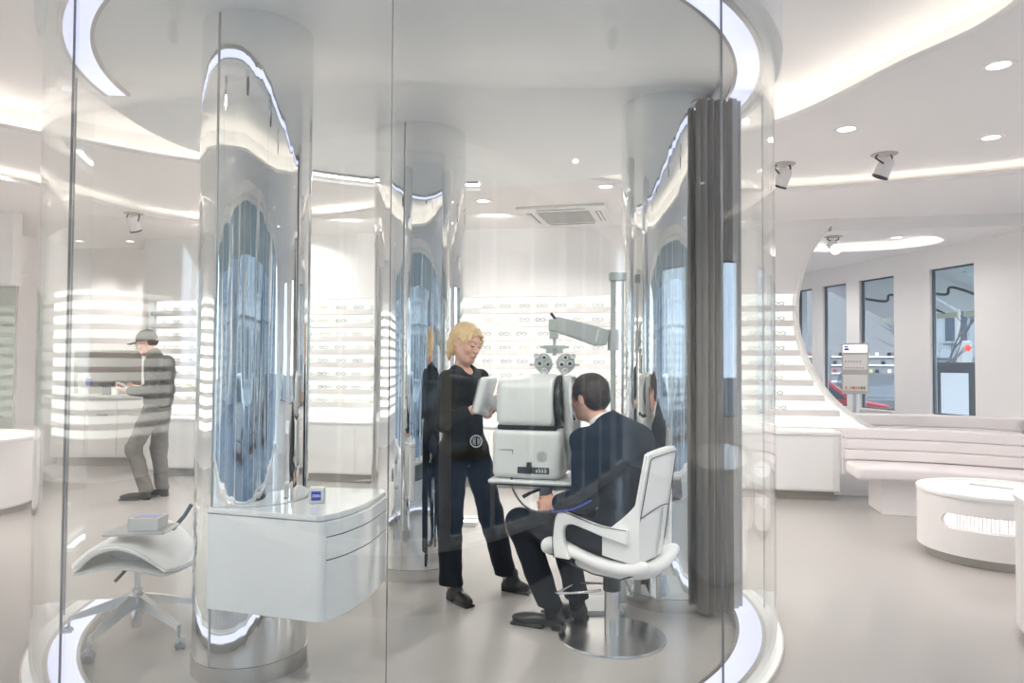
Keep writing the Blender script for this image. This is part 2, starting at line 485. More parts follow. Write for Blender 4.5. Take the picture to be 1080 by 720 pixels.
# header over the niche opening, right of the arch
b = WP([(cu_at(ZB)-.02, 2.96), (6.9, 2.96), (6.9, ZB+.02), (cu_at(ZB)-.02, ZB+.02)], 0, .16, 'wall', 'h'); obj('header', b, 'wall', wroot, 30, WM)

# lit display shelving
sh = thing('display_shelving', (0, wallY(0), 0), 'backlit white eyeglass display shelving built along the back wall', 'shelving')
mid_in = [(u0+.05, zb_)]+[(cu_at(z)-.02, z) for z in np.linspace(zb_, zt, 24)]+[(u0+.05, zt)]
obj('backlight_panel', WP(mid_in, .115, .132, '', ''), 'backlight', sh, 30, WM)
NR = 9; pitch = (zt-zb_)/NR
shelf_z = []
for i in range(NR):
    z = zb_+i*pitch
    if i == 0: continue
    e = min(cu_at(z), cu_at(z+.06))-.015
    bm = B(); box(bm, u0+.04, e, 0, .115, z-.035, z+.032, .004, 1)
    obj('shelf', bm, 'ledge', sh, 30, WM)
    shelf_z.append((z+.032, e))
# base cabinets under the shelving
cab = thing('base_cabinet', (0, wallY(0)-.2, 0), 'long low white cabinet running under the lit eyeglass shelving', 'cabinet')
bm = B(); box(bm, u0+.35, 3.62, -.40, 0, .10, .70, .006, 1); obj('body', bm, 'white', cab, 30, WM)
bm = B(); box(bm, u0+.30, 3.64, -.42, 0, .70, .735, .006, 1); obj('countertop', bm, 'white', cab, 30, WM)
bm = B(); box(bm, u0+.45, 3.58, -.33, 0, 0, .10); obj('plinth', bm, 'kick', cab, 30, WM)
for i in range(9):
    a = u0+.45+i*.90
    bm = B(); box(bm, a+.004, min(a+.896, 3.6), -.412, -.40, .12, .685, .002, 1); obj('door', bm, 'white', cab, 30, WM)

# eyeglasses on the shelves
def glasses_mesh(fr):
    bm = B()
    for s in (-1, 1):
        ring = [(s*.034+.026*math.cos(a)*1.0, 0, .021+.019*math.sin(a)) for a in np.linspace(0, 2*PI, 14, endpoint=False)]
        sweep(bm, ring, .0032, 5, closed=True)
        sweep(bm, [(s*.060, 0, .028), (s*.064, .02, .028), (s*.064, .075, .026), (s*.062, .100, .012)], .0028, 5)
    sweep(bm, [(-.009, 0, .026), (0, -.003, .030), (.009, 0, .026)], .003, 5)
    me = bpy.data.meshes.new('eyeglasses'); bm.to_mesh(me); bm.free(); me.materials.append(fr)
    me.polygons.foreach_set('use_smooth', [True]*len(me.polygons)); return me
frames = [newmat('frame_%s' % n_, c, .35) for n_, c in (('black', (.03, .03, .03)), ('horn', (.16, .09, .04)), ('grey', (.2, .2, .2)), ('gold', (.45, .36, .15)), ('green', (.12, .16, .1)), ('clear', (.5, .5, .48)))]
gm = [glasses_mesh(f) for f in frames]
fn = ['black', 'brown', 'grey', 'gold', 'dark green', 'clear']
ordn = ['first', 'second', 'third', 'fourth', 'fifth', 'sixth', 'seventh', 'eighth', 'ninth', 'tenth', 'eleventh', 'twelfth', 'thirteenth', 'fourteenth', 'fifteenth', 'sixteenth']
bays = [(-4.75, -4.15, 'bay beside the kitchenette', 3), (-2.75, -1.62, 'bay between left and middle columns', 5), (-.42, 1.35, 'bay behind the instruments', 8), (2.15, 3.15, 'bay beside the round cut-out', 4)]
for r_i, (z, e) in enumerate(reversed(shelf_z)):
    for (xa, xb, nm, cnt) in bays:
        for j in range(cnt):
            u = (xa+(xb-xa)*(j+.5)/cnt)*WU+random.uniform(-.02, .02)
            if u > e-.08: continue
            ci = random.randrange(6)
            o = bpy.data.objects.new('eyeglasses', gm[ci]); COL.objects.link(o)
            o.matrix_world = WM @ Matrix.Translation((u, .008, z)) @ Matrix.Rotation(random.uniform(-.12, .12), 4, 'Z')
            tag(o, '%s eyeglasses, %s from left on %s shelf down, %s' % (fn[ci], ordn[j], ordn[r_i], nm), 'eyeglasses', 'eyeglasses on the lit shelves')

# ------------------------------------------------------------------ left back: kitchenette
bm = B(); box(bm, -8.34, -4.9, 10.5, 10.65, 0, 3.2); struct('wall_kitchenette', bm, 'wall')
bm = B(); box(bm, -4.98, -4.9, wallY(-4.9)+.02, 10.5, 0, 3.2); struct('wall_return', bm, 'wall')
kc = thing('kitchenette_counter', (-5.6, 10.1, 0), 'white kitchenette counter with two doors at the back left', 'counter')
bm = B(); box(bm, -6.35, -5.0, 9.95, 10.495, .12, .93, .005, 1); obj('body', bm, 'white', kc)
bm = B(); box(bm, -6.38, -5.0, 9.90, 10.495, .93, .97, .004, 1); obj('worktop', bm, 'white', kc)
bm = B(); box(bm, -6.3, -5.0, 10.02, 10.49, 0, .12); obj('plinth', bm, 'kick', kc)
for i, (a, b_) in enumerate(((-6.3, -5.87), (-5.86, -5.43), (-5.42, -5.02))):
    bm = B(); box(bm, a, b_, 9.935, 9.95, .14, .76, .002, 1); d = obj('door', bm, 'warmwhite', kc)
    bm = B(); box(bm, a+.16, a+.30, 9.915, 9.937, .70, .715, .002, 1); obj('handle', bm, 'trimgrey', d)
    bm = B(); box(bm, a, b_, 9.935, 9.95, .77, .92, .002, 1); obj('drawer', bm, 'warmwhite', kc)
bm = B(); box(bm, -6.35, -4.99, 10.46, 10.497, .97, 1.60); sp = obj('splashback', bm, 'niche'); tag(sp, 'brown-grey splashback panel behind the kitchenette worktop', 'splashback')
em = thing('coffee_machine', (-6.05, 10.2, .97), 'small round white coffee machine on the kitchenette worktop', 'coffee machine')
bm = B(); lathe(bm, [(0, 0), (.07, 0), (.075, .02), (.06, .05), (.085, .16), (.095, .22), (.07, .29), (0, .31)], (-6.05, 10.2, .97), 24); obj('body', bm, 'whitegloss', em)
bm = B(); box(bm, -5.97, -5.9, 10.1, 10.16, 1.10, 1.2, .01); obj('display', bm, 'blue', em)
bm = B(); lathe(bm, [(0, 0), (.06, 0), (.07, .1), (.1, .14), (.1, .17), (0, .18)], (-5.72, 10.2, .97), 20); tag(obj('coffee_grinder', bm, 'darkmetal'), 'dark coffee grinder beside the white coffee machine', 'grinder')
bm = B(); lathe(bm, [(.0, 0), (.045, 0), (.05, .12), (.047, .12), (.043, .01), (0, .01)], (-5.55, 10.1, .97), 20); tag(obj('cup', bm, 'white'), 'tall white cup on the kitchenette worktop near the grinder', 'cup')

# tall cupboards at far left
tc_ = thing('tall_cupboard', (-7.0, 9.3, 0), 'tall white double-door cupboard at far left beyond the round counter', 'cupboard')
bm = B(); box(bm, -8.34, -6.42, 9.35, 10.49, .0, 2.6, .005, 1); obj('body', bm, 'warmwhite', tc_)
for a, b_ in ((-7.25, -6.86), (-6.85, -6.44), (-7.66, -7.26), (-8.07, -7.67)):
    bm = B(); box(bm, a+.003, b_-.003, 9.33, 9.35, .1, 1.9, .002, 1); d = obj('door', bm, 'warmwhite', tc_)
    bm = B(); box(bm, a+.12, a+.27, 9.31, 9.332, .72, .735, .002, 1); obj('handle', bm, 'trimgrey', d)
    bm = B(); box(bm, a+.003, b_-.003, 9.33, 9.35, 1.91, 2.58, .002, 1); obj('door', bm, 'warmwhite', tc_)
bm = B(); box(bm, -8.5, -6.42, 9.3, 10.5, 2.6, 3.2); struct('wall_cupboard_bulkhead', bm, 'wall')
# partition and green glass at far left
bm = B(); box(bm, -8.5, -5.50, 7.9, 8.05, 2.28, 3.2, .004, 1); struct('wall_bulkhead', bm, 'wall')
bm = B(); box(bm, -8.5, -5.51, 7.96, 7.98, .0, 2.28); gp = obj('glass_screen', bm, 'greenglass'); tag(gp, 'pale green glass screen at far left behind the round counter', 'glass screen')
lc = thing('round_counter', (-5.55, 6.95, 0), 'round white reception counter cut by the left edge', 'counter')
bm = B(); lathe(bm, [(0, .06), (.82, .06), (.84, .08), (.84, .68), (.0, .68)], (-5.55, 6.95, 0), 96); obj('body', bm, 'warmwhite', lc)
bm = B(); lathe(bm, [(0, .68), (.855, .68), (.86, .685), (.86, .71), (.855, .715), (0, .715)], (-5.55, 6.95, 0), 96); obj('top', bm, 'warmwhite', lc)
bm = B(); lathe(bm, [(0, 0), (.78, 0), (.78, .06), (0, .06)], (-5.55, 6.95, 0), 64); obj('plinth', bm, 'trimgrey', lc)
# left wall with its own lit shelving (seen mirrored in the curved glass)
bm = B(); box(bm, -8.5, -8.35, -1.15, 12.6, 0, 3.2); struct('wall_left', bm, 'wall')
ls = thing('side_shelving', (-8.2, 3.5, 0), 'backlit white display shelving on the left side wall', 'shelving')
bm = B(); box(bm, -8.32, -8.30, -.7, 6.3, .5, 2.3); obj('backlight_panel', bm, emitmat('side_shelf_backlight', (.985, 1.0, .93), .95), ls)
for i in range(11):
    z = .5+i*.17
    bm = B(); box(bm, -8.30, -8.12, -.7, 6.3, z-.035, z+.03, .003, 1); obj('shelf', bm, 'ledge', ls)

# ------------------------------------------------------------------ facade on the right, with windows
def FX(y): return 5.7-.22*(y-8)
FM = frame((5.7, 8, 0), (-.22, 1, 0))       # local x along facade (away from camera), y = outward? (left of forward) 
# forward=( -.22,1 ), left = (-1,-.22): so outdoors is local -y
LF = math.hypot(.22, 1)
def fu(y): return (y-8)*LF
wins = [(8.65, 9.32), (9.94, 10.62), (10.90, 11.45), (11.72, 12.10)]
wins_front = [(6.9, 7.8), (4.3, 5.2), (1.3, 2.4)]
cuts = sorted(wins+[(a, b_) for a, b_ in wins_front if a > -.8])
z0w, z1w = .82, 2.69
bm = B(); cur = -.95
for a, b_ in cuts:
    box(bm, fu(cur), fu(a), -.10, 0, 0, 3.3)
    box(bm, fu(a), fu(b_), -.10, 0, 0, z0w); box(bm, fu(a), fu(b_), -.10, 0, z1w, 3.3)
    cur = b_
box(bm, fu(cur), fu(12.9), -.10, 0, 0, 3.3)
bm.transform(FM)
struct('wall_right', bm, 'wall')
bm = B(); box(bm, 2.6, 5.0, 12.2, 12.4, 0, 3.3); struct('wall_niche', bm, 'wall')
bm = B(); box(bm, 3.0, 3.12, wallY(3.0)+.17, 12.2, 0, 3.1); struct('wall_niche_side', bm, 'wall')
for i, (a, b_) in enumerate(cuts):
    w = thing('window_%d' % (i+1), FM @ Vector((fu((a+b_)/2), -.15, z0w)), None, None); w['kind'] = 'structure'
    bm = B(); A, Bq = fu(a)+.001, fu(b_)-.001
    for q in ((A, A+.022, z0w, z1w), (Bq-.022, Bq, z0w, z1w), (A, Bq, z0w, z0w+.022), (A, Bq, z1w-.022, z1w)): box(bm, q[0], q[1], -.075, -.035, q[2], q[3], .003, 1)
    obj('window_frame', bm, 'framegrey', w, 30, FM)
    bm = B(); box(bm, A+.022, Bq-.022, -.062, -.052, z0w+.022, z1w-.022); obj('window_pane', bm, 'window', w, 0, FM)
    bm = B(); box(bm, A-.02, Bq+.02, .001, .03, z0w-.03, z0w, .004, 1); obj('window_sill', bm, 'white', w, 30, FM)

# storefront just behind the camera
SF = -.60
bm = B(); box(bm, -8.5, 8.0, SF-.2, SF, 3.08, 3.3); box(bm, -8.5, 8.0, SF-.2, SF, 0, .05)
xs = [-8.4+.98*k for k in range(17)]
for x in xs[::3]: box(bm, x-.07, x+.07, SF-.2, SF, .05, 3.08)
struct('wall_front', bm, 'wall')
for i, (a, b_) in enumerate(zip(xs, xs[1:])):
    w = thing('window_%d' % (i+20), ((a+b_)/2, SF-.1, .05), None, None); w['kind'] = 'structure'
    bm = B(); a += .071 if i % 3 == 0 else .0; b_ -= .071 if i % 3 == 2 else .0
    for q in ((a, a+.045, .05, 3.08), (b_-.03, b_, .05, 3.08), (a, b_, .05, .09), (a, b_, 3.02, 3.08)): box(bm, q[0], q[1], SF-.14, SF-.08, q[2], q[3])
    obj('window_frame', bm, 'white', w, 30)
    bm = B(); box(bm, a+.03, b_-.03, SF-.12, SF-.11, .09, 3.02); obj('window_pane', bm, 'window', w, 0)
mt_ = B(); box(mt_, -1.6, 2.2, SF+.02, .70, 0, .012, .003, 1); tag(obj('entrance_mat', mt_, newmat('mat_black', (.02, .02, .022), .95)), 'black entrance mat below the camera, seen only as a reflection', 'mat')

# ------------------------------------------------------------------ mirrored columns
def column(x, y, r, joint, label):
    t = thing('mirrored_column', (x, y, 0), label, 'column', 'mirror-clad round columns')
    bm = B(); lathe(bm, [(r, .082), (r, 3.08)], (x, y, 0), 160); obj('cladding', bm, 'mirror', t, 180)
    bm = B(); lathe(bm, [(r+.002, 0), (r+.004, .002), (r+.004, .08), (r-.01, .083)], (x, y, 0), 128); obj('base_ring', bm, 'steel', t, 50)
    bm = B(); ja = R(joint)
    p = Vector((x+(r+.001)*math.cos(ja), y+(r+.001)*math.sin(ja), 0)); tg = Vector((-math.sin(ja), math.cos(ja), 0))*.005; nn = Vector((math.cos(ja), math.sin(ja), 0))*.0015
    prism(bm, [(p-tg-nn)[:2], (p+tg-nn)[:2], (p+tg+nn)[:2], (p-tg+nn)[:2]], .085, 3.07); obj('cladding_joint', bm, 'greyplast', t, 0)
    return t
column(-1.26, 3.53, .262, -112, 'mirror-clad column nearest the camera, with the white desk hung on it')
column(-.66, 5.12, .322, -102, 'mirror-clad column in the middle, standing behind the woman')
column(.99, 4.54, .30, -30, 'mirror-clad column behind the white chair, beside the grey curtain')

# ------------------------------------------------------------------ glass cabin
gc = thing('glass_cabin', (CC[0], CC[1], 0), 'round glass-walled examination cabin with glowing light rings in floor and ceiling', 'glass cabin')
bounds = [6, -5.5, -46.2, -87, -128.5, -169.3, -176]
for a, b_ in zip(bounds, bounds[1:]):
    bm = B(); arcwall(bm, CC, 2.008, 2.020, a-.06, b_+.06, .035, 3.07, 1.0); obj('glass_panel', bm, 'glass', gc, 30)
for a in bounds[1:-1]:
    bm = B(); arcwall(bm, CC, 2.009, 2.019, a-.032, a+.032, .035, 3.07, .05); obj('panel_joint', bm, 'seam', gc, 0)
for a, b_ in ((142, 114), (114, 84)):
    bm = B(); arcwall(bm, CC, 2.128, 2.140, a-.06, b_+.06, .035, 3.07, 1.0); obj('glass_panel', bm, 'glass', gc, 30)
def lightring(r0, r1, a0, a1, front):
    for z, nm, mt in ((ZD-.012, 'ceiling_light_ring', 'ring_ceil' if front else 'strip_white'), (.036, 'floor_light_ring', 'ring_floor' if front else 'strip_white')):
        top = z > 1
        bm = B(); arcwall(bm, CC, r0, r1, a0, a1, z-.002, z+.002, 1.5); o = obj(nm, bm, mt, gc, 30)
        bm = B()
        for ra, rb in ((r0-.018, r0), (r1, r1+.022)):
            if top: arcwall(bm, CC, ra, rb, a0, a1, ZD-.018, ZD+.01, 1.5)
            else: arcwall(bm, CC, ra, rb, a0, a1, .0, .040, 1.5)
        obj('ring_edge', bm, 'alu', o, 30)
        if not top:
            bm = B(); arcwall(bm, CC, r1+.022, 2.045, a0, a1, .0, .034, 1.5); obj('ring_kerb', bm, 'white', o, 30)
            bm = B(); arcwall(bm, CC, 2.045, 2.052, a0, a1, .0, .036, 1.5); obj('ring_kerb_edge', bm, 'trimgrey', o, 30)
lightring(1.83, 1.945, 4, -176.5, True)
lightring(2.00, 2.09, 142, 84, False)
# round lock emblem on the front glass, door lock
lt = R(-78.6)
lk = frame((CC[0]+2.022*math.cos(lt), CC[1]+2.022*math.sin(lt), 1.19), (math.cos(lt), math.sin(lt), 0))
tk = thing('door_lock', lk.translation, 'small round chrome lock rosette on the front glass, over the woman', 'lock')
bm = B(); lathe(bm, [(.0175, 0), (.0215, 0), (.0215, .002), (.0175, .002), (.0175, 0)], (0, 0, 0), 32, lk @ Matrix.Rotation(PI/2, 4, 'Y')); obj('rosette_ring', bm, 'device', tk)
bm = B()
for y_, h_ in ((-.010, .010), (-.004, .013), (.006, .012), (.012, .008)): box(bm, 0, .0015, y_-.0012, y_+.0012, -h_, h_, 0, 1, lk)
box(bm, 0, .0015, -.010, -.004, -.001, .001, 0, 1, lk); obj('emblem', bm, 'device', tk)

# ------------------------------------------------------------------ curtain bunched at the right entrance
def pleat(p0, p1, n, amp, thick, z0, z1):
    p0 = Vector(p0+(0,)); p1 = Vector(p1+(0,)); d = (p1-p0); L = d.length; d.normalize(); nrm = Vector((-d.y, d.x, 0)); A = []; C_ = []
    N = n*10
    for i in range(N+1):
        t = i/N; w = amp*math.sin(2*PI*n*t+.6*math.sin(9*t))+.3*amp*math.sin(2*PI*n*2.3*t)
        A.append((p0+d*(L*t)+nrm*w)[:2]); C_.append((p0+d*(L*t)+nrm*(w+thick))[:2])
    bm = B(); prism(bm, A+C_[::-1], z0, z1); return bm
ct = thing('curtain', (1.2, 4.2, 0), 'dark grey full-height curtain bunched in folds at the cabin entrance', 'curtain')
obj('cloth', pleat((1.09, 4.15), (1.285, 4.20), 5, .022, .035, .03, 3.0), 'curtain', ct, 60)
obj('cloth', pleat((1.11, 4.24), (1.29, 4.27), 5, .020, .03, .03, 3.02), 'curtain', ct, 60)
obj('lining', pleat((1.288, 4.21), (1.365, 4.29), 2, .010, .015, .03, 3.03), 'curtain2', ct, 60)
bm = B(); arcwall(bm, CC, 1.73, 1.745, -12, 8, ZD-.014, ZD, 1); obj('rail', bm, 'alu', ct)

# ------------------------------------------------------------------ desk hung on the left column
nc = (-1.26, 3.53)
notch = arc(nc, .270, 45, -112, 24)
rc = [(p.x, p.y) for p in spline([(-.80, 3.11, 0), (-.735, 3.21, 0), (-.675, 3.40, 0), (-.64, 3.69, 0)], 6)]
outl = [(-1.372, 3.272), (-.83, 3.105)]+rc+[(-.66, 3.76), (-.96, 3.80)]+notch
dk = thing('wall_desk', (-1.0, 3.4, .345), 'gloss white cantilevered desk with curved drawer front, fixed to the mirrored column', 'desk')
bm = B(); prism(bm, outl, .345, .772, .006, 2); obj('body', bm, 'whitegloss', dk)
bm = B(); prism(bm, offset([(-1.376, 3.268), (-.83, 3.10)]+rc+[(-.66, 3.76), (-.96, 3.80)]+notch, 0), .774, .80, .006, 2); obj('desk_top', bm, 'whitegloss', dk)
ro = offset(rc, .006); 
for a, b_ in ((.352, .604), (.609, .702), (.707, .768)):
    bm = B(); prism(bm, rc[1:]+ro[1:][::-1], a, b_, .0015, 1); obj('drawer', bm, 'whitegloss', dk)
bm = B()
rd = offset(rc, .0035)
for z_ in (.6065, .7045): prism(bm, rc[1:]+rd[1:][::-1], z_-.0028, z_+.0028)
obj('drawer_gap', bm, 'darkmetal', dk, 0)
sg = thing('cube_sign', (-.88, 3.45, .80), 'small square white plastic cube with blue emblem, standing on the desk', 'sign')
sM = frame((-.905, 3.38, .80), (.10, -1, 0))
bm = B(); box(bm, -.028, .028, -.036, .036, 0, .074, .008, 3); obj('cube', bm, 'device', sg, 40, sM)
bm = B(); box(bm, .028, .0295, -.022, .022, .016, .058, .001, 1)
cyl(bm, (.0285, 0, .004), (.0285, 0, .0045), .001)
obj('blue_panel', bm, 'blue', sg, 40, sM)
text_mesh('ZEISS', .0165, .0006, sM @ Matrix.Translation((.0305, 0, .037)) @ Matrix(((0, 0, 1, 0), (1, 0, 0, 0), (0, 1, 0, 0), (0, 0, 0, 1))), 'lettering', 'white', sg)

# ------------------------------------------------------------------ stool with five-star base
st = thing('swivel_stool', (-1.98, 3.86, 0), 'white shell swivel stool on a five-star base, at left inside the glass', 'stool')
sx, sy = -1.98, 3.86
def seatf(u, v):
    a = (u-.5)*2; b2 = (v-.5)*2
    x = a*.315*math.sqrt(max(0, 1-.44*b2*b2)); y = b2*.25*math.sqrt(max(0, 1-.44*a*a))
    return (sx+x, sy+y, .405+.150*(1-abs(a)**1.9)+.015*b2)
_t = shell(seatf, 22, 18, .028)
bmesh.ops.bevel(_t, geom=[e for e in _t.edges if len(e.link_faces) == 2 and e.calc_face_angle(0) > 1.0], offset=.010, segments=2, affect='EDGES')
obj('seat_shell', _t, 'chairwhite', st, 60)
def undf(u, v):
    x, y, z = seatf(u*.94+.03, v*.94+.03); q_ = max(0, 1-((u-.5)*2)**2); return (x, y, z-.030-.085*q_**.8)
_t = shell(undf, 18, 14, .010); obj('under_shell', _t, 'device', st, 60)
bm = B(); lathe(bm, [(0, .43), (.12, .43), (.13, .45), (.10, .47), (0, .47)], (sx, sy, 0), 32); obj('seat_plate', bm, 'device2', st)
bm = B(); lathe(bm, [(.016, .19), (.016, .44)], (sx, sy, 0), 24); lathe(bm, [(0, .05), (.027, .05), (.027, .25), (.020, .25), (0, .25)], (sx, sy, 0), 24); obj('gas_column', bm, 'steel', st)
bm = B(); lathe(bm, [(0, .15), (.045, .15), (.05, .20), (.03, .235), (0, .235)], (sx, sy, 0), 28); obj('hub', bm, 'alu', st)
for k, ang in enumerate((188, 260, 332, 44, 116)):
    a = R(ang); dx, dy = math.cos(a), math.sin(a)
    bm = B(); L = .335
    pr = [(.03, .165, .222, .030), (.12, .150, .196, .026), (.22, .125, .160, .021), (L-.02, .10, .125, .015), (L, .085, .118, .013)]
    rings = []
    for (rr, za, zb2, hw) in pr:
        c = Vector((sx+dx*rr, sy+dy*rr, 0)); pq = Vector((-dy, dx, 0))
        rings.append([bm.verts.new(c+pq*hw+Vector((0, 0, za))), bm.verts.new(c-pq*hw+Vector((0, 0, za))), bm.verts.new(c-pq*hw*.6+Vector((0, 0, zb2))), bm.verts.new(c+pq*hw*.6+Vector((0, 0, zb2)))])
    for A, C_ in zip(rings, rings[1:]):
        for i in range(4): bm.faces.new((A[i], A[(i+1) % 4], C_[(i+1) % 4], C_[i]))
    bm.faces.new(rings[0]); bm.faces.new(rings[-1]); lg = obj('leg', bm, 'alu', st, 30)
    cx, cy = sx+dx*L, sy+dy*L
    bm = B(); cyl(bm, (cx, cy, .05), (cx, cy, .10), .007, n=10)
    ax = Vector((-dy*.4+dx*.3, dx*.4+dy*.3, 0)).normalized() if k > 1 else Vector((.3, -.95, 0)).normalized()
    c = Vector((cx, cy, .031))+Vector((dx, dy, 0))*.01
    for s_ in (-1, 1):
        cyl(bm, c+ax*.006*s_, c+ax*.024*s_, .030, n=28)
    cyl(bm, c-ax*.02, c+ax*.02, .012, n=12)
    cst = obj('castor', bm, 'greyplast', st)
    bm = B()
    for s_ in (-1, 1): cyl(bm, c+ax*.0242*s_, c+ax*.0265*s_, .016, n=24)
    obj('castor_hub', bm, 'alu', cst)
bm = B(); sweep(bm, [(sx+.03, sy-.02, .45), (sx-.02, sy-.12, .36), (sx-.04, sy-.15, .33)], .009, 8); obj('lever', bm, 'black', st)
bm = B(); sweep(bm, [(sx+.10, sy+.10, .50), (sx+.17, sy+.16, .60), (sx+.2, sy+.18, .66)], .012, 8); obj('back_stem', bm, 'black', st)
tb = thing('tablet', (-1.90, 3.74, .59), 'flat silver tablet device lying on the swivel stool', 'tablet')
tM = Matrix.Translation((-1.90, 3.74, .578)) @ Matrix.Rotation(R(4), 4, 'Z') @ Matrix.Rotation(R(-2), 4, 'Y')
bm = B(); box(bm, -.155, .15, -.10, .10, 0, .018, .005, 2, tM); obj('body', bm, 'alu', tb)
bm = B(); box(bm, -.14, .135, -.088, .088, .0182, .0195, 0, 1, tM); obj('screen', bm, 'greyplast', tb)
bx = thing('instrument_box', (-1.87, 3.7, .60), 'small white box with lavender label, on the tablet on the stool', 'box')
bM = Matrix.Translation((-1.865, 3.73, .598)) @ Matrix.Rotation(R(4), 4, 'Z')
bm = B(); box(bm, -.075, .075, -.065, .065, 0, .062, .004, 2, bM); obj('carton', bm, 'device', bx)
M['lavender'] = newmat('lavender_label', (.38, .38, .62), .5)
bm = B(); box(bm, -.058, .058, -.045, .045, .0622, .0636, 0, 1, bM); obj('label_sheet', bm, 'lavender', bx)

# ------------------------------------------------------------------ examination chair
C0 = Vector((.54, 3.88, 0)); F3 = Vector((-.84, .54, 0)).normalized()
CM = frame(C0, F3)
ch = thing('examination_chair', C0, 'white leather pedestal chair with round steel base, seating the man in the suit', 'chair')
bm = B(); lathe(bm, [(0, 0), (.283, 0), (.286, .004), (.283, .012), (.06, .020), (.05, .022), (0, .022)], C0, 96); obj('base_disc', bm, 'steel', ch)
bm = B(); lathe(bm, [(.040, .02), (.040, .255), (.034, .26), (0, .26)], C0, 40); obj('pedestal', bm, 'steel', ch)
bm = B(); lathe(bm, [(.036, .25), (.047, .25), (.047, .36), (.0, .37)], C0, 32); obj('column_sleeve', bm, 'black', ch)
seatp = spline([(-.27, 0, .435), (-.20, 0, .412), (-.05, 0, .415), (.10, 0, .45), (.20, 0, .482), (.262, 0, .478), (.275, 0, .455)], 4)
s = SDF((-.36, -.34, .33), (.36, .34, .74), .007)
for i in range(len(seatp)-1):
    a, b_ = seatp[i], seatp[i+1]
    for yy in np.linspace(-.215, .215, 13):
        lift = .05*(abs(yy)/.24)**3
        s.cap((a.x, yy, a.z+lift-.010), (b_.x, yy, b_.z+lift-.010), .026, k=.02)
s.ell((-.02, 0, .39), (.22, .19, .035), k=.05)
s.mesh('seat', 'chairwhite', ch, CM)
def backf(u, v):
    z = .455+.575*v; sd = (u-.5)*2
    w = .235-.035*v; 
    return (-.245-.075*v**1.0+.055*sd*sd*(1-.4*v), sd*w, z-.02*sd*sd*v)
bm = shell(backf, 16, 20, .030)
BO = .034 if min(v.co.x for v in bm.verts) < min(backf(u_/20, 1)[0] for u_ in range(21))-.015 else .003
bmesh.ops.bevel(bm, geom=[e for e in bm.edges if len(e.link_faces) == 2 and e.calc_face_angle(0) > 1.0], offset=.009, segments=2, affect='EDGES')
obj('backrest', bm, 'chairwhite', ch, 50, CM)
def wing(sd):
    def f(u, v):
        x = -.25+.20*u; zt_ = .80-.20*u**.7; zl = .47+.02*u
        return (x+.0, sd*(.225+.012*math.sin(PI*u)), zl+(zt_-zl)*v)
    return f
for sd in (-1, 1):
    bm = shell(wing(sd), 8, 8, .022); obj('side_wing', bm, 'chairwhite', ch, 50, CM)
    bm = B()
    pl = [(p.x, p.z) for p in spline([(.205, 0, .45), (.212, 0, .56), (.195, 0, .665), (.15, 0, .69), (.06, 0, .672), (-.06, 0, .645), (-.20, 0, .64)], 5)]
    pi_ = [(p.x, p.z) for p in spline([(-.20, 0, .565), (-.08, 0, .59), (.02, 0, .615), (.105, 0, .632), (.148, 0, .605), (.145, 0, .54), (.115, 0, .45)], 5)]
    prism(bm, pl+pi_, 0, .034, .010, 3)
    bm.transform(Matrix(((1, 0, 0, 0), (0, 0, sd, sd*.236), (0, 1, 0, 0), (0, 0, 0, 1)))); o = obj('armrest', bm, 'chairwhite', ch, 60, CM)
    bm = B(); sweep(bm, [(q[0], sd*.271, q[1]) for q in pl], .0022, 6); obj('piping', bm, 'black', o, 180, CM)
# piping on the rear of the backrest
bm = B()
def bk(u, v, o=None):
    o = BO if o is None else BO+.002
    p = backf(u, v); return (p[0]-o, p[1], p[2])
sweep(bm, [bk(u, .48-.16*abs(u-.5)*2*abs(u-.5)) for u in np.linspace(.06, .94, 14)], .0022, 6)
sweep(bm, [bk(.06, v) for v in np.linspace(.1, .94, 12)]+[bk(u, .95) for u in np.linspace(.1, .9, 8)]+[bk(.94, v) for v in np.linspace(.94, .1, 12)], .0022, 6)
obj('piping', bm, 'black', ch, 180, CM)
bm = B(); sweep(bm, [bk(.5, v, .036) for v in np.linspace(.03, .46, 8)], .005, 6); obj('back_strip', bm, 'chrome', ch, 180, CM)
bm = B(); sweep(bm, [(-.272, y, .437+.035*(abs(y)/.24)**3-.03) for y in np.linspace(-.22, .22, 8)]+[(x, .232, z) for x, z in ((-.15, .385), (0, .39), (.12, .42), (.24, .455))], .004, 6); obj('piping', bm, 'black', ch, 180, CM)
bm = B(); sweep(bm, spline([(.03, .07, .26), (.15, .10, .235), (.265, .11, .215), (.275, .09, .213), (.275, -.09, .213), (.265, -.11, .215), (.15, -.10, .235), (.03, -.07, .26)], 4), .0075, 8); obj('footrest', bm, 'chrome', ch, 180, CM)
bm = B(); sweep(bm, [(-.04, -.03, .34), (-.10, .02, .30), (-.13, .04, .26)], .008, 8); obj('lever', bm, 'greyplast', ch, 180, CM)

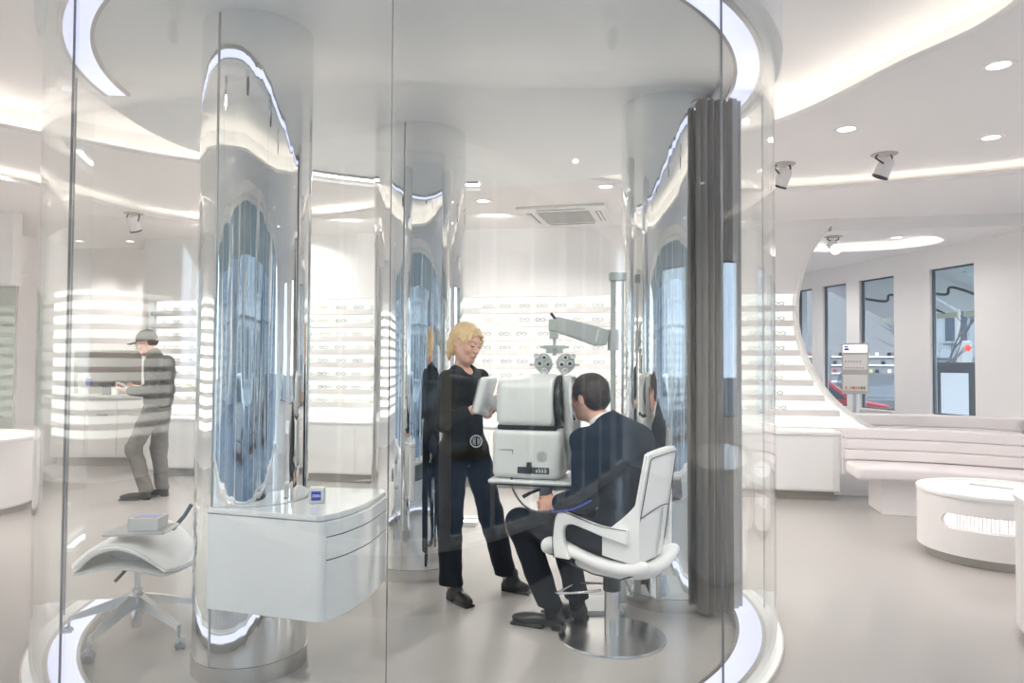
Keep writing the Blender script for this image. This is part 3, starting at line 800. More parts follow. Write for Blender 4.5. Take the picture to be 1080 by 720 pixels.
# ------------------------------------------------------------------ refraction instrument on its table
IM = frame((.577, 3.94, 0), (-.97, .24, 0))
ins = thing('eye_measuring_instrument', IM @ Vector((.46, 0, .83)), 'bulky white eye measuring instrument with chin shield, in front of the seated man', 'optical instrument')
s = SDF((.20, -.24, 1.06), (.74, .24, 1.44), .006)
s.box((.475, 0, 1.235), (.175, .165, .135), .055, k=.01)
s.cap((.33, 0, 1.245), (.47, 0, 1.245), .145, .150, k=.05)
s.plane((.33, 0, 0), (-1, 0, 0), .01); s.plane((0, 0, 1.112), (0, 0, -1), .004)
s.mesh('upper_housing', 'device', ins, IM)
s = SDF((.20, -.24, .80), (.76, .24, 1.14), .006)
s.box((.475, 0, .965), (.19, .165, .135), .035, k=.01); s.plane((0, 0, 1.100), (0, 0, 1), .004)
s.mesh('lower_housing', 'device', ins, IM)
bm = B(); box(bm, .31, .635, -.155, .155, 1.095, 1.118); obj('housing_seam', bm, 'black', ins, 30, IM)
XM = IM @ Matrix.Rotation(PI/2, 4, 'Y')     # lathe axis along the instrument's axis
def xlathe(prof, cy, cz, n=48): # prof (r, x)
    t = B(); lathe(t, [(r, 0) for r, x in prof] if False else prof, (0, 0, 0), n)
    t.transform(Matrix(((0, 0, 1, 0), (1, 0, 0, cy), (0, 1, 0, cz), (0, 0, 0, 1)))); return t
obj('lens_tunnel', xlathe([(.0, .345), (.125, .345), (.137, .33), (.142, .318), (.142, .30), (.12, .298)], 0, 1.25), 'black', ins, 40, IM)
# face shield: curved narrow plate
def shieldf(u, v):
    sd = (u-.5)*2; z = .87+.52*v
    w = .055+.085*math.sin(min(1, max(0, (v-.12)/.6))*PI/2)*(1 if v < .72 else math.sqrt(max(.0, 1-((v-.72)/.285)**2)))
    return (.295-.060*sd*sd+.012-.03*(1-v), sd*w*1.15, z)
bm = shell(shieldf, 14, 30, .014); obj('face_shield', bm, 'device', ins, 60, IM)
bm = B(); box(bm, .280, .31, -.06, .06, 1.21, 1.30, .014, 3); obj('eye_window', bm, 'black', ins, 40, IM)
bm = B(); lathe(bm, [(0, 0), (.022, 0), (.028, .015), (.02, .03), (0, .03)], (.255, 0, 1.14), 20); cyl(bm, (.255, 0, 1.09), (.255, 0, 1.14), .01, n=12); cyl(bm, (.255, 0, 1.095), (.33, 0, 1.095), .012, n=12); obj('chin_rest', bm, 'chrome', ins, 40, IM)
# screen for the operator
s = SDF((.64, -.18, 1.10), (.90, .20, 1.44), .006)
AX = [np.array((math.cos(.25), 0, math.sin(.25))), np.array((0, 1., 0)), np.array((-math.sin(.25), 0, math.cos(.25)))]
s.box((.745, .02, 1.275), (.022, .12, .105), .018, AX, k=.01)
s.cap((.64, 0, 1.20), (.73, .0, 1.25), .035, .03, k=.03); s.cap((.735, .03, 1.17), (.78, .05, 1.19), .018, .016, k=.02)
s.mesh('operator_screen', 'device2', ins, IM)
bm = B(); box(bm, -.002, .0, -.105, .105, -.085, .085, 0, 1, Matrix.Translation((.772, .02, 1.283)) @ Matrix.Rotation(-.25, 4, 'Y')); obj('display', bm, 'greyplast', ins, 30, IM)
# details on the camera side
def sidelathe(cx, cz, prof, y0):
    t = B(); lathe(t, prof, (0, 0, 0), 32); t.transform(Matrix(((1, 0, 0, cx), (0, 0, 1, y0), (0, 1, 0, cz), (0, 0, 0, 1)))); return t
t = B()
for i in range(9):
    hh = math.sqrt(max(0, .03**2-(.0062*(i-4))**2))
    if hh > .003: box(t, .385+.0062*(i-4)-.0018, .385+.0062*(i-4)+.0018, .1655, .1675, .955-hh, .955+hh)
obj('vent_grille', t, 'greyplast', ins, 0, IM)
bm = B(); box(bm, .345, .52, .1640, .1668, .862, .898, .002, 1); cp = obj('connector_panel', bm, 'darkmetal', ins, 30, IM)
bm = B()
for i in range(4): box(bm, .36+i*.016, .37+i*.016, .1668, .1685, .870, .885)
for i in range(3): box(bm, .362+i*.018, .37+i*.018, .1668, .1685, .888, .894)
obj('socket', bm, 'greyplast', cp, 0, IM)
bm = B(); box(bm, .44, .465, .1665, .19, .88, .925, .003, 1); obj('plug', bm, 'black', cp, 30, IM)
bm = B(); box(bm, .545, .615, .1650, .1665, .985, .988); box(bm, .545, .548, .165, .1665, .965, .988); obj('cover_gap', bm, 'darkmetal', ins, 0, IM)
# table that carries it
it = thing('instrument_table', IM @ Vector((.46, 0, 0)), 'small grey swivel table plate with bracket under the eye measuring instrument', 'table')
bm = B(); box(bm, .22, .68, -.19, .19, .806, .828, .010, 3); obj('table_top', bm, 'device2', it, 40, IM)
bm = B(); box(bm, .225, .675, -.185, .185, .798, .806); obj('top_edge', bm, 'black', it, 40, IM)
wp = IM.inverted() @ Vector((.611, 4.35, .8))
bm = B(); sweep(bm, [(.40, -.02, .775), (.30, -.12, .765), (wp.x+.03, wp.y, .765)], .01, flat=(.075, .05)); obj('swivel_arm', bm, 'device', it, 40, IM)
bm = B(); box(bm, .36, .42, .0, .07, .72, .80, .004); obj('clamp', bm, 'greyplast', it, 30, IM)
bm = B(); sweep(bm, [(.41, .06, .765), (.46, .10, .75), (.50, .12, .728)], [.007, .010, .011], 8); obj('clamp_lever', bm, 'black', it, 60, IM)
cbl = B(); sweep(cbl, spline([(.55, .17, .84), (.54, .185, .78), (.48, .19, .70), (.40, .185, .665), (.33, .17, .685), (.29, .14, .76)], 8), .0055, 8)
tag(obj('cable', cbl, 'darkmetal', None, 180, IM), 'dark grey cable sagging below the instrument table', 'cable')

# ------------------------------------------------------------------ stand with phoropter
sd_ = thing('instrument_stand', (.611, 4.35, 0), 'slim grey upright stand pole rising behind the seated man, twin rods', 'stand')
bm = B(); cyl(bm, (.611, 4.35, .03), (.611, 4.35, 1.99), .016, n=24); obj('pole', bm, 'arm', sd_)
bm = B(); cyl(bm, (.668, 4.35, .7), (.668, 4.35, 1.99), .008, n=16); obj('rod', bm, 'alu', sd_)
bm = B(); box(bm, .588, .688, 4.32, 4.38, 1.955, 2.005, .006, 2); obj('top_bracket', bm, 'arm', sd_)
bm = B(); box(bm, .42, .66, 4.19, 4.48, 0, .035, .012, 2); obj('foot_plate', bm, 'device2', sd_)
bm = B(); box(bm, .57, .688, 4.31, 4.39, .035, .80, .01, 2); obj('lower_housing', bm, 'device', sd_)
ph = thing('phoropter', (.25, 4.24, 1.48), 'grey phoropter lens head hanging on a swing arm above the white instrument', 'phoropter')
a0 = Vector((.60, 4.34, 1.60)); a1 = Vector((.245, 4.24, 1.685))
d = (a1-a0); L = d.length; AM = frame(a0, d)
bm = B()
for (x, h, w) in (): pass
vv = []
for (x, zl, zh, w) in ((.035, -.045, .045, .032), (.09, -.062, .05, .034), (L*.55, -.05, .05, .034), (L, -.038, .045, .030)):
    vv.append([bm.verts.new((x, -w, zl)), bm.verts.new((x, w, zl)), bm.verts.new((x, w, zh)), bm.verts.new((x, -w, zh))])
for A, C_ in zip(vv, vv[1:]):
    for i in range(4): bm.faces.new((A[i], A[(i+1) % 4], C_[(i+1) % 4], C_[i]))
bm.faces.new(vv[0]); bm.faces.new(vv[-1])
bmesh.ops.recalc_face_normals(bm, faces=bm.faces); bmesh.ops.bevel(bm, geom=list(bm.edges), offset=.005, segments=2, affect='EDGES')
obj('swing_arm', bm, 'arm', ph, 40, AM)
bm = B(); box(bm, .105, .115, .034, .036, -.04, .035); obj('arm_band', bm, 'device', ph, 0, AM)
bm = B(); cyl(bm, (.611, 4.35, 1.535), (.611, 4.35, 1.66), .034, n=32); obj('arm_collar', bm, 'arm', ph)
bm = B(); box(bm, .215, .262, 4.215, 4.265, 1.645, 1.715, .005); cyl(bm, (.235, 4.24, 1.60), (.235, 4.24, 1.66), .016, n=16); box(bm, .222, .272, 4.22, 4.26, 1.60, 1.645, .005); cyl(bm, (.25, 4.24, 1.55), (.25, 4.24, 1.61), .010, n=16); obj('hanger', bm, 'arm', ph)
bm = B(); cyl(bm, (.262, 4.235, 1.705), (.228, 4.20, 1.745), .007, .009, n=10); obj('clamp_lever', bm, 'black', ph)
bm = B(); box(bm, .185, .315, 4.225, 4.255, 1.54, 1.562, .004); box(bm, .20, .24, 4.215, 4.26, 1.515, 1.56, .004); box(bm, .26, .30, 4.215, 4.26, 1.515, 1.56, .004); cyl(bm, (.165, 4.24, 1.552), (.335, 4.24, 1.552), .007, n=12); cyl(bm, (.25, 4.24, 1.50), (.25, 4.24, 1.56), .012, n=12); obj('cross_beam', bm, 'arm', ph)
for s_ in (-1, 1):
    cx = .25+s_*.066
    prof = []
    for i in range(40):
        a = 2*PI*i/40; x = .054*math.cos(a); z = .060*math.sin(a)
        if z < 0: x = x*(1-.25*(z/.06)**2)-s_*.010*(z/.06)**2; z *= 1.12
        prof.append((x, z))
    t = B(); prism(t, prof, -.022, .022, .006, 2)
    t.transform(Matrix(((1, 0, 0, cx), (0, 0, 1, 4.235), (0, 1, 0, 1.455), (0, 0, 0, 1))))
    hd = obj('lens_housing', t, 'arm', ph, 40)
    def ring(x, z, r, mat, nm, y=4.211, inner=None):
        t = B(); lathe(t, [(r, 0), (r, .012), (r*.8, .016), (r*.62, .012), (r*.55, .004), (0, .004)], (0, 0, 0), 24)
        t.transform(Matrix(((1, 0, 0, x), (0, 0, -1, y+.004), (0, 1, 0, z), (0, 0, 0, 1)))); o = obj(nm, t, mat, hd, 30)
        return o
    for (x, z, r) in ((cx-s_*.026, 1.448, .017), (cx+s_*.022, 1.452, .018), (cx-s_*.004, 1.488, .015), (cx+s_*.042, 1.498, .018), (cx-s_*.006, 1.410, .019)):
        ring(x, z, r, 'device', 'lens_dial')
    for (x, z) in ((cx-s_*.026, 1.448), (cx+s_*.022, 1.452), (cx-s_*.004, 1.488)):
        t = B(); cyl(t, (x, 4.2095, z), (x, 4.2045, z), .0085, n=16); obj('lens', t, 'black', hd)
    t = B(); cyl(t, (cx+s_*.05, 4.235, 1.448), (cx+s_*.072, 4.235, 1.448), .006, n=10); cyl(t, (cx+s_*.068, 4.235, 1.448), (cx+s_*.078, 4.235, 1.448), .009, n=10); obj('side_knob', t, 'greyplast', hd)

# ------------------------------------------------------------------ people
def axes(F, U=(0, 0, 1)):
    F = np.array(F, float); F /= np.linalg.norm(F); U = np.array(U, float); L = np.cross(U, F); L /= np.linalg.norm(L); U = np.cross(F, L)
    return F, L, U
def head(s, c, F, U=(0, 0, 1), sc_=1.0):
    F, L, U = axes(F, U); c = np.array(c, float)
    P = lambda f, l, u: c+(F*f+L*l+U*u)*sc_
    ax = [F, L, U]; q = sc_
    s.ell(P(-.012, 0, .030), (.092*q, .073*q, .086*q), ax, .02)
    s.ell(P(.022, 0, -.025), (.066*q, .060*q, .088*q), ax, .03)
    s.ell(P(.045, 0, -.085), (.032*q, .036*q, .026*q), ax, .03)      # chin and jaw
    s.cap(P(-.01, .048, -.045), P(.045, .022, -.092), .020*q, .016*q, k=.03); s.cap(P(-.01, -.048, -.045), P(.045, -.022, -.092), .020*q, .016*q, k=.03)
    s.cap(P(.082, 0, .012), P(.104, 0, -.026), .007*q, .011*q, k=.014)  # nose
    for l in (-1, 1):
        s.ell(P(.096, l*.011, -.030), (.010*q, .008*q, .007*q), ax, .008)
        s.cap(P(.078, l*.016, .030), P(.070, l*.046, .026), .010*q, .008*q, k=.015)  # brow
        s.ell(P(.092, l*.030, .010), (.016*q, .017*q, .011*q), ax, .014, 'sub')
        s.ell(P(.071, l*.030, .008), (.013*q, .015*q, .012*q), ax, .006)
        s.ell(P(.060, l*.040, -.028), (.018*q, .018*q, .018*q), ax, .02)     # cheek
        s.ell(P(-.008, l*.073, -.004), (.018*q, .008*q, .031*q), ax, .006); s.ell(P(-.004, l*.082, .0), (.010*q, .006*q, .018*q), ax, .006, 'sub')
    s.cap(P(.083, .018, -.058), P(.083, -.018, -.058), .009*q, k=.012)
    return P, ax
def face_bits(root, P, ax, q=1.0):
    s = SDF(P(.07, 0, -.058)-.05, P(.07, 0, -.058)+.05, .0022)
    for u in (-.0535, -.0625): s.cap(P(.0885, .0, u), P(.080, .019, u*.97-.002), .0052, .003, k=.004); s.cap(P(.0885, .0, u), P(.080, -.019, u*.97-.002), .0052, .003, k=.004)
    s.mesh('lips', 'lips', root)
def eyes(root, P, ax, hair, down=True):
    for l in (-1, 1):
        c = P(.080, l*.030, .004); s = SDF(c-.03, c+.03, .002)
        s.cap(P(.0825, l*.019, .001), P(.0835, l*.030, -.001), .0028, k=.003); s.cap(P(.0835, l*.030, -.001), P(.078, l*.042, .002), .0028, .002, k=.003)
        s.mesh('eye', 'eye', root)
        c = P(.085, l*.032, .034); s = SDF(c-.035, c+.035, .002)
        s.cap(P(.0885, l*.018, .031), P(.086, l*.034, .036), .0036, k=.003); s.cap(P(.086, l*.034, .036), P(.073, l*.050, .031), .0034, .002, k=.003)
        s.mesh('eyebrow', hair, root)
def hand(s, w, D, N, side, curl=.5, sc_=1.0, thumb=1.0):
    """w wrist, D direction of the fingers, N palm normal (palm faces N), side +1/-1 = which side the thumb is"""
    D = np.array(D, float); D /= np.linalg.norm(D); N = np.array(N, float); N -= D*(N@D); N /= np.linalg.norm(N); S = np.cross(D, N)*side; w = np.array(w, float)
    ax = [D, N, S]; q = sc_
    s.ell(w+D*.045*q, (.052*q, .015*q, .040*q), ax, .012)
    s.cap(w, w+D*.03*q, .022*q, .022*q, k=.02)
    ln = (.072, .080, .074, .058)
    for i in range(4):
        o = (.030-.020*i)*q; b0 = w+D*(.080-.004*abs(i-1.2))*q+S*o
        a = 0; p = b0; dirv = D.copy()
        for seg in (.46, .30, .24):
            a += curl*(.55 if seg > .4 else .8); dv = D*math.cos(a)+N*math.sin(a)+S*(.09*(1.5-i)/3)
            nx = p+dv*ln[i]*seg*q; s.cap(p, nx, .0088*q, .0078*q, k=.004); p = nx
        s.cap(w+D*.04*q+S*o*.8, b0, .010*q, .009*q, k=.006)
    t0 = w+D*.020*q+S*.026*q; t1 = t0+(D*.62+S*.62+N*.45)*.036*q*thumb; t2 = t1+(D*.9+S*.1+N*.55)*.028*q; t3 = t2+(D*.9-S*.1+N*.5)*.022*q
    s.cap(t0, t1, .0135*q, .0105*q, k=.01); s.cap(t1, t2, .0105*q, .009*q, k=.004); s.cap(t2, t3, .009*q, .0078*q, k=.004)
def shoe(name, root, heel, toe, mat='shoe', w=.042, hgt=.085, M4=None, lift=0.0, heelh=.025):
    h = np.array(heel+(0,), float); t = np.array(toe+(0,), float); D = (t-h)/np.linalg.norm(t-h); L = np.linalg.norm(t-h); S = np.array((-D[1], D[0], 0)); Z = np.array((0, 0, 1.))
    s = SDF(np.minimum(h, t)-.09, np.maximum(h, t)+np.array((.09, .09, .22)), .005); ax = [D, S, Z]
    s.ell(h+D*.055+Z*(.05+lift), (.055, .036, .045), ax, .02); s.ell(h+D*(L*.5)+Z*.042, (L*.32, .036, .036), ax, .03); s.ell(h+D*(L*.74)+Z*.032, (L*.26, w, .030), ax, .02)
    s.cap(h+D*.055+Z*.06, h+D*.065+Z*(hgt+.03), .040, .040, k=.03)
    s.plane((0, 0, heelh*.45), (0, 0, -1), .004)
    s.box(h+D*.035+Z*heelh*.6, (.034, .032, heelh*.6), .005, ax, .006); s.box(h+D*(L*.68)+Z*.008, (L*.31, w*.95, .008), .006, ax, .008)
    s.mesh(name, mat, root, M4)

# --- woman standing at the instrument
wo = thing('person', (-.2, 4.55, 0), 'blonde woman in black jacket and dark trousers standing at the instrument', 'person')
Wf, Wl, Wu = axes((.75, -.66, 0))
def W3(f, l, z, c=(-.295, 4.49)): return np.array((c[0]+Wf[0]*f+Wl[0]*l, c[1]+Wf[1]*f+Wl[1]*l, z))
hF = (.80, -.62, -.26); hc = (-.283, 4.45, 1.572)
ax3 = [Wf, Wl, Wu]
shR, shL = W3(0, -.145, 1.355), W3(0, .140, 1.36)
elR, haR = np.array((-.405, 4.30, 1.09)), np.array((-.235, 4.30, 1.175))
elL, haL = np.array((-.155, 4.60, 1.135)), np.array((-.125, 4.40, 1.215))
hipR, knR, anR = np.array((-.35, 4.44, .92)), np.array((-.375, 4.42, .50)), np.array((-.365, 4.44, .10))
hipL, knL, anL = np.array((-.235, 4.56, .92)), np.array((-.13, 4.61, .50)), np.array((-.03, 4.645, .10))
s = SDF((-.62, 4.05, .0), (.15, 4.95, 1.74), .005)
P_, ax_ = head(s, hc, hF, (.1, 0, 1))
s.cap((-.315, 4.485, 1.38), (-.305, 4.475, 1.50), .048, .046, k=.03)
s.ell(W3(0, 0, 1.27), (.085, .13, .14), ax3, .04); s.ell(W3(0, 0, 1.0), (.08, .12, .2), ax3, .04)
s.cap(shR, W3(0, 0, 1.38), .035, .04, k=.03); s.cap(shL, W3(0, 0, 1.38), .035, .04, k=.03)
s.chain([shR, elR, haR], [.036, .030, .022], .02); s.chain([shL, elL, haL], [.036, .032, .022], .02)
hand(s, haR, (.9, .1, .35), (.2, .3, -1), 1, .55); hand(s, haL, (.35, -.9, .1), (.9, .3, 0), -1, .5)
s.chain([hipR, knR, anR], [.07, .045, .03], .02); s.chain([hipL, knL, anL], [.07, .045, .03], .02)
s.mesh('body', 'skin', wo)
face_bits(wo, P_, ax_); eyes(wo, P_, ax_, 'blonde')
# hair
s = SDF(np.array(hc)-.2, np.array(hc)+.2, .0035)
s.ell(P_(-.022, 0, .040), (.106, .087, .094), ax_, .01)
s.ell(P_(-.055, 0, -.02), (.066, .076, .075), ax_, .03)
s.ell(P_(.090, 0, -.030), (.078, .072, .100), ax_, .012, 'sub'); s.ell(P_(.02, 0, -.11), (.08, .10, .06), ax_, .02, 'sub')
for l in (-1, 1): s.ell(P_(.0, l*.092, -.012), (.026, .024, .040), ax_, .010, 'sub')
s.cap(P_(.055, -.02, .098), P_(.088, .038, .068), .013, .009, k=.012); s.cap(P_(.05, .02, .100), P_(.072, .064, .035), .013, .007, k=.012); s.cap(P_(.055, -.03, .095), P_(.070, -.064, .035), .013, .007, k=.012); s.cap(P_(.072, .064, .035), P_(.050, .075, -.015), .008, .004, k=.01)
s.chain([P_(-.10, 0, .0), P_(-.125, 0, -.03), P_(-.118, 0, -.09), P_(-.105, 0, -.135)], [.030, .026, .018, .006], .015)
s.rough(.0018, 75, 3, (1, 1, .4)); s.mesh('hair', 'blonde', wo)
# shirt, jacket, trousers
s = SDF((-.62, 4.1, .84), (.1, 4.9, 1.50), .006)
s.ell(W3(.005, 0, 1.26), (.105, .150, .16), ax3, .04); s.ell(W3(0, 0, 1.05), (.10, .135, .20), ax3, .04); s.cap(W3(-.01, -.07, 1.385), W3(-.01, .07, 1.385), .050, k=.03)
s.ell(W3(.07, 0, 1.455), (.06, .065, .075), ax3, .012, 'sub'); s.ell((-.31, 4.48, 1.46), (.055, .055, .07), None, .01, 'sub')
s.plane((0, 0, .88), (0, 0, -1)); s.mesh('shirt', 'blackcloth', wo)
s = SDF((-.66, 4.0, .80), (.1, 4.95, 1.50), .006)
s.ell(W3(-.005, 0, 1.26), (.112, .155, .15), ax3, .04); s.ell(W3(0, 0, 1.06), (.108, .142, .20), ax3, .05); s.ell(W3(0, 0, .93), (.125, .172, .12), ax3, .04)
s.cap(shR+Wl*.03, shL-Wl*.03, .050, k=.04); s.cap(W3(-.01, -.05, 1.39), W3(-.01, .05, 1.39), .05, k=.04); s.cap(W3(-.03, 0, 1.36), W3(-.03, 0, 1.41), .07, .055, k=.03)
s.chain([shR, elR, elR*.25+haR*.75], [.056, .048, .040], .03); s.chain([shL, elL+(0, 0, .03)], [.056, .052], .03)
s.ell(W3(.13, 0, 1.28), (.06, .055, .22), ax3, .015, 'sub'); s.ell((-.31, 4.48, 1.47), (.058, .058, .075), None, .01, 'sub'); s.ell(W3(.06, 0, 1.45), (.06, .06, .06), ax3, .012, 'sub')
s.plane((0, 0, .865), (0, 0, -1)); s.rough(.003, 22, 1, (1, 1, .8)); s.mesh('jacket', 'olive', wo)
s = SDF((-.62, 4.15, .06), (.2, 4.9, 1.04), .006)
s.ell(W3(0, 0, .95), (.105, .145, .10), ax3, .04); s.ell(W3(-.03, -.05, .90), (.10, .09, .10), ax3, .04); s.ell(W3(-.03, .05, .90), (.10, .09, .10), ax3, .04)
s.chain([hipR, knR, anR], [.094, .075, .070], .03); s.chain([hipL, knL, anL], [.094, .075, .068], .03)
s.plane((0, 0, .105), (0, 0, -1)); s.plane((0, 0, 1.0), (0, 0, 1)); s.rough(.003, 20, 2, (1, 1, 1.6)); s.mesh('trousers', 'denim', wo)
shoe('shoe', wo, (-.375, 4.49), (-.235, 4.315), w=.038, heelh=.045); shoe('shoe', wo, (-.05, 4.67), (.125, 4.585), w=.038, heelh=.045)

# --- man seated in the chair (local: x forward, y to his left)
mn = thing('person', C0, 'dark-haired man in a navy suit seated with his face in the instrument', 'person')
s = SDF((-.30, -.40, .03), (.72, .42, 1.45), .005)
mh = (.142, .0, 1.268); mF = (1, -.18, -.12)
P_, ax_ = head(s, mh, mF, (.12, 0, 1), 1.04)
s.cap((.01, 0, 1.08), (.100, 0, 1.18), .062, .058, k=.03)
s.ell((-.04, 0, .92), (.10, .15, .2), None, .04); s.ell((-.08, 0, .62), (.10, .15, .15), None, .04)
hipA, knA, anA = (-.06, .10, .54), (.50, .13, .565), (.315, .07, .10)
hipC, knC, anC = (-.06, -.10, .54), (.40, -.13, .565), (.27, -.13, .10)
s.chain([hipA, knA, anA], [.07, .05, .035], .03); s.chain([hipC, knC, anC], [.07, .05, .035], .03)
sA, eA, wA = (.06, .195, 1.045), (.03, .265, .765), (.235, .20, .715)
sC, eC, wC = (.0, -.195, 1.045), (.06, -.27, .79), (.25, -.19, .80)
s.chain([sA, eA, wA], [.045, .038, .025], .03); s.chain([sC, eC, wC], [.045, .038, .025], .03)
hand(s, wA, (1, -.05, -.12), (0, -1, -.4), -1, .75, 1.05); hand(s, wC, (1, .05, .1), (0, .2, -1), 1, .5, 1.05)
s.mesh('body', 'skin', mn, CM)
s = SDF(np.array(mh)-.2, np.array(mh)+.2, .004)
s.ell(P_(-.020, 0, .045), (.108, .086, .090), ax_, .01); s.ell(P_(-.05, 0, -.01), (.072, .080, .075), ax_, .03)
s.ell(P_(.095, 0, -.02), (.070, .085, .080), ax_, .012, 'sub'); s.ell(P_(.03, 0, -.09), (.09, .12, .065), ax_, .02, 'sub')
for l in (-1, 1):
    s.ell(P_(.006, l*.095, -.018), (.026, .03, .040), ax_, .008, 'sub'); s.cap(P_(.03, l*.066, .03), P_(.026, l*.070, -.005), .012, .006, k=.01)
s.plane(P_(-.07, 0, -.075), -np.array(ax_[2]), .02)
s.rough(.0018, 55, 5); s.mesh('hair', 'brown', mn, CM)
s = SDF((-.2, -.2, 1.0), (.25, .2, 1.25), .004)
s.chain([(-.02, 0, 1.08), (.065, 0, 1.15)], [.082, .073], .01); s.cap((.01, 0, 1.06), (.16, 0, 1.25), .062, .060, k=.004, op='sub'); s.plane((.06, 0, 1.178), (.50, 0, .8)); s.mesh('shirt_collar', 'shirt', mn, CM)
s = SDF((-.36, -.42, .42), (.42, .42, 1.22), .006)
s.ell((-.035, 0, .96), (.135, .195, .17), None, .05); s.ell((-.07, -.0, .80), (.14, .175, .20), None, .06); s.ell((-.07, 0, .60), (.155, .19, .14), None, .05); s.ell((-.085, -.04, 1.03), (.125, .16, .12), None, .06)
s.cap(sA, (-.02, .05, 1.10), .075, .075, k=.05); s.cap(sC, (-.02, -.05, 1.10), .075, .075, k=.05)
s.cap((-.03, 0, 1.08), (.02, 0, 1.135), .090, .080, k=.03)
s.chain([sA, eA, (.195, .21, .725)], [.080, .066, .050], .03); s.chain([sC, eC, (.22, -.2, .80)], [.080, .066, .050], .03)
s.cap((.01, 0, 1.06), (.15, 0, 1.25), .080, .088, k=.006, op='sub'); s.ell((.15, 0, 1.02), (.06, .05, .2), None, .02, 'sub')
s.plane((0, 0, .475), (0, 0, -1)); s.rough(.004, 17, 8, (1, 1, 1.3)); s.mesh('jacket', 'navy', mn, CM)
s = SDF((-.30, -.32, .08), (.66, .34, .72), .006)
s.ell((-.07, 0, .55), (.13, .17, .09), None, .04)
s.chain([hipA, knA, (.33, .075, .12)], [.092, .078, .066], .03); s.chain([hipC, knC, anC], [.092, .078, .064], .03)
s.plane((0, 0, .125), (0, 0, -1)); s.rough(.003, 22, 9); s.mesh('trousers', 'denim', mn, CM)
for q in ((anA[:2], (0, 0)), (anC[:2], (0, 0))):
    bm = B(); cyl(bm, (q[0][0]+.005, q[0][1], .06), (q[0][0]+.01, q[0][1], .15), .045, .047, n=20); obj('sock', bm, 'blackcloth', mn, 60, CM)
shoe('shoe', mn, (.255, .055), (.565, .105), M4=CM, w=.045); shoe('shoe', mn, (.215, -.13), (.51, -.16), M4=CM, w=.045)
s = SDF((.15, .12, .65), (.30, .28, .80), .003); s.cap((.195, .21, .725), (.222, .203, .719), .031, k=.002); s.cap((.17, .22, .73), (.24, .20, .716), .026, k=.002, op='sub'); s.mesh('shirt_cuff', 'shirt', mn, CM)
bm = B(); sweep(bm, spline([(.235, .255, .69), (.15, .345, .705), (.05, .352, .73), (-.04, .33, .78)], 6), .0045, 8)
tag(obj('blue_cable', bm, 'bluecable', None, 180, CM), 'thin bright blue cable running past the seated man\'s forearm', 'cable')

# --- man standing at far left
sm = thing('person', (-3.86, 7.7, 0), 'man in grey cap, dark sweater and grey trousers looking at a phone', 'person')
s = SDF((-4.4, 7.3, .02), (-3.4, 8.1, 1.82), .007)
Hc = (-3.905, 7.70, 1.640); HF = (-1, -.25, -.30)
P_, ax_ = head(s, Hc, HF, (0, 0, 1), 1.04)
s.cap((-3.79, 7.71, 1.45), (-3.85, 7.70, 1.57), .060, .056, k=.03)
s.ell((-3.76, 7.7, 1.28), (.10, .15, .22), None, .05); s.ell((-3.775, 7.7, 1.02), (.09, .13, .16), None, .05)
q1 = [(-3.75, 7.52, 1.43), (-3.72, 7.47, 1.13), (-4.00, 7.54, 1.145)]; q2 = [(-3.77, 7.88, 1.43), (-3.78, 7.93, 1.13), (-4.00, 7.82, 1.16)]
l1 = [(-3.79, 7.62, .92), (-3.97, 7.60, .53), (-3.84, 7.62, .10)]; l2 = [(-3.78, 7.79, .92), (-3.80, 7.80, .52), (-3.76, 7.80, .10)]
s.chain(q1, [.045, .04, .026], .03); s.chain(q2, [.045, .04, .026], .03); s.chain(l1, [.07, .05, .035], .03); s.chain(l2, [.07, .05, .035], .03)
hand(s, q1[2], (-.95, .1, .12), (0, .3, 1), 1, .45, 1.05); hand(s, q2[2], (-.9, -.3, .1), (0, -.5, .8), -1, .55, 1.05)
s.mesh('body', 'skin', sm); eyes(sm, P_, ax_, 'brown')
s = SDF(np.array(Hc)-.22, np.array(Hc)+.22, .005)
s.ell(P_(-.015, 0, .055), (.108, .090, .090), ax_, .01); s.plane(P_(.0, 0, .022), -np.array(ax_[2])*1.0+np.array(ax_[0])*.1, .006)
s.box(P_(.125, 0, .034), (.045, .062, .006), .005, ax_, .015); s.mesh('cap', 'cap', sm)
s = SDF(np.array(Hc)-.2, np.array(Hc)+.2, .005)
s.ell(P_(-.03, 0, .0), (.088, .079, .06), ax_, .01); s.plane(P_(.0, 0, 0), ax_[0], .01); s.ell(P_(.0, .09, -.02), (.03, .03, .04), ax_, .01, 'sub'); s.mesh('hair', 'brown', sm)
bm = B()
for l in (-1, 1):
    sweep(bm, [P_(.102+.0*a, l*.030+.019*math.cos(a), .006+.014*math.sin(a)) for a in np.linspace(0, 2*PI, 14, endpoint=False)], .0018, 5, closed=True)
    sweep(bm, [P_(.100, l*.05, .010), P_(.06, l*.075, .010), P_(-.005, l*.081, .004)], .0018, 5)
sweep(bm, [P_(.103, -.011, .010), P_(.106, 0, .012), P_(.103, .011, .010)], .0018, 5); obj('spectacles', bm, 'black', sm, 180)
s = SDF((-4.25, 7.3, .85), (-3.4, 8.1, 1.60), .008)
s.ell((-3.755, 7.7, 1.32), (.145, .195, .18), None, .05); s.ell((-3.765, 7.7, 1.08), (.145, .175, .22), None, .06); s.cap(q1[0], q2[0], .075, k=.05); s.cap((-3.78, 7.7, 1.45), (-3.81, 7.7, 1.515), .085, .075, k=.03)
s.chain([q1[0], q1[1], (-3.97, 7.535, 1.145)], [.078, .068, .048], .03); s.chain([q2[0], q2[1], (-3.97, 7.83, 1.155)], [.078, .068, .048], .03)
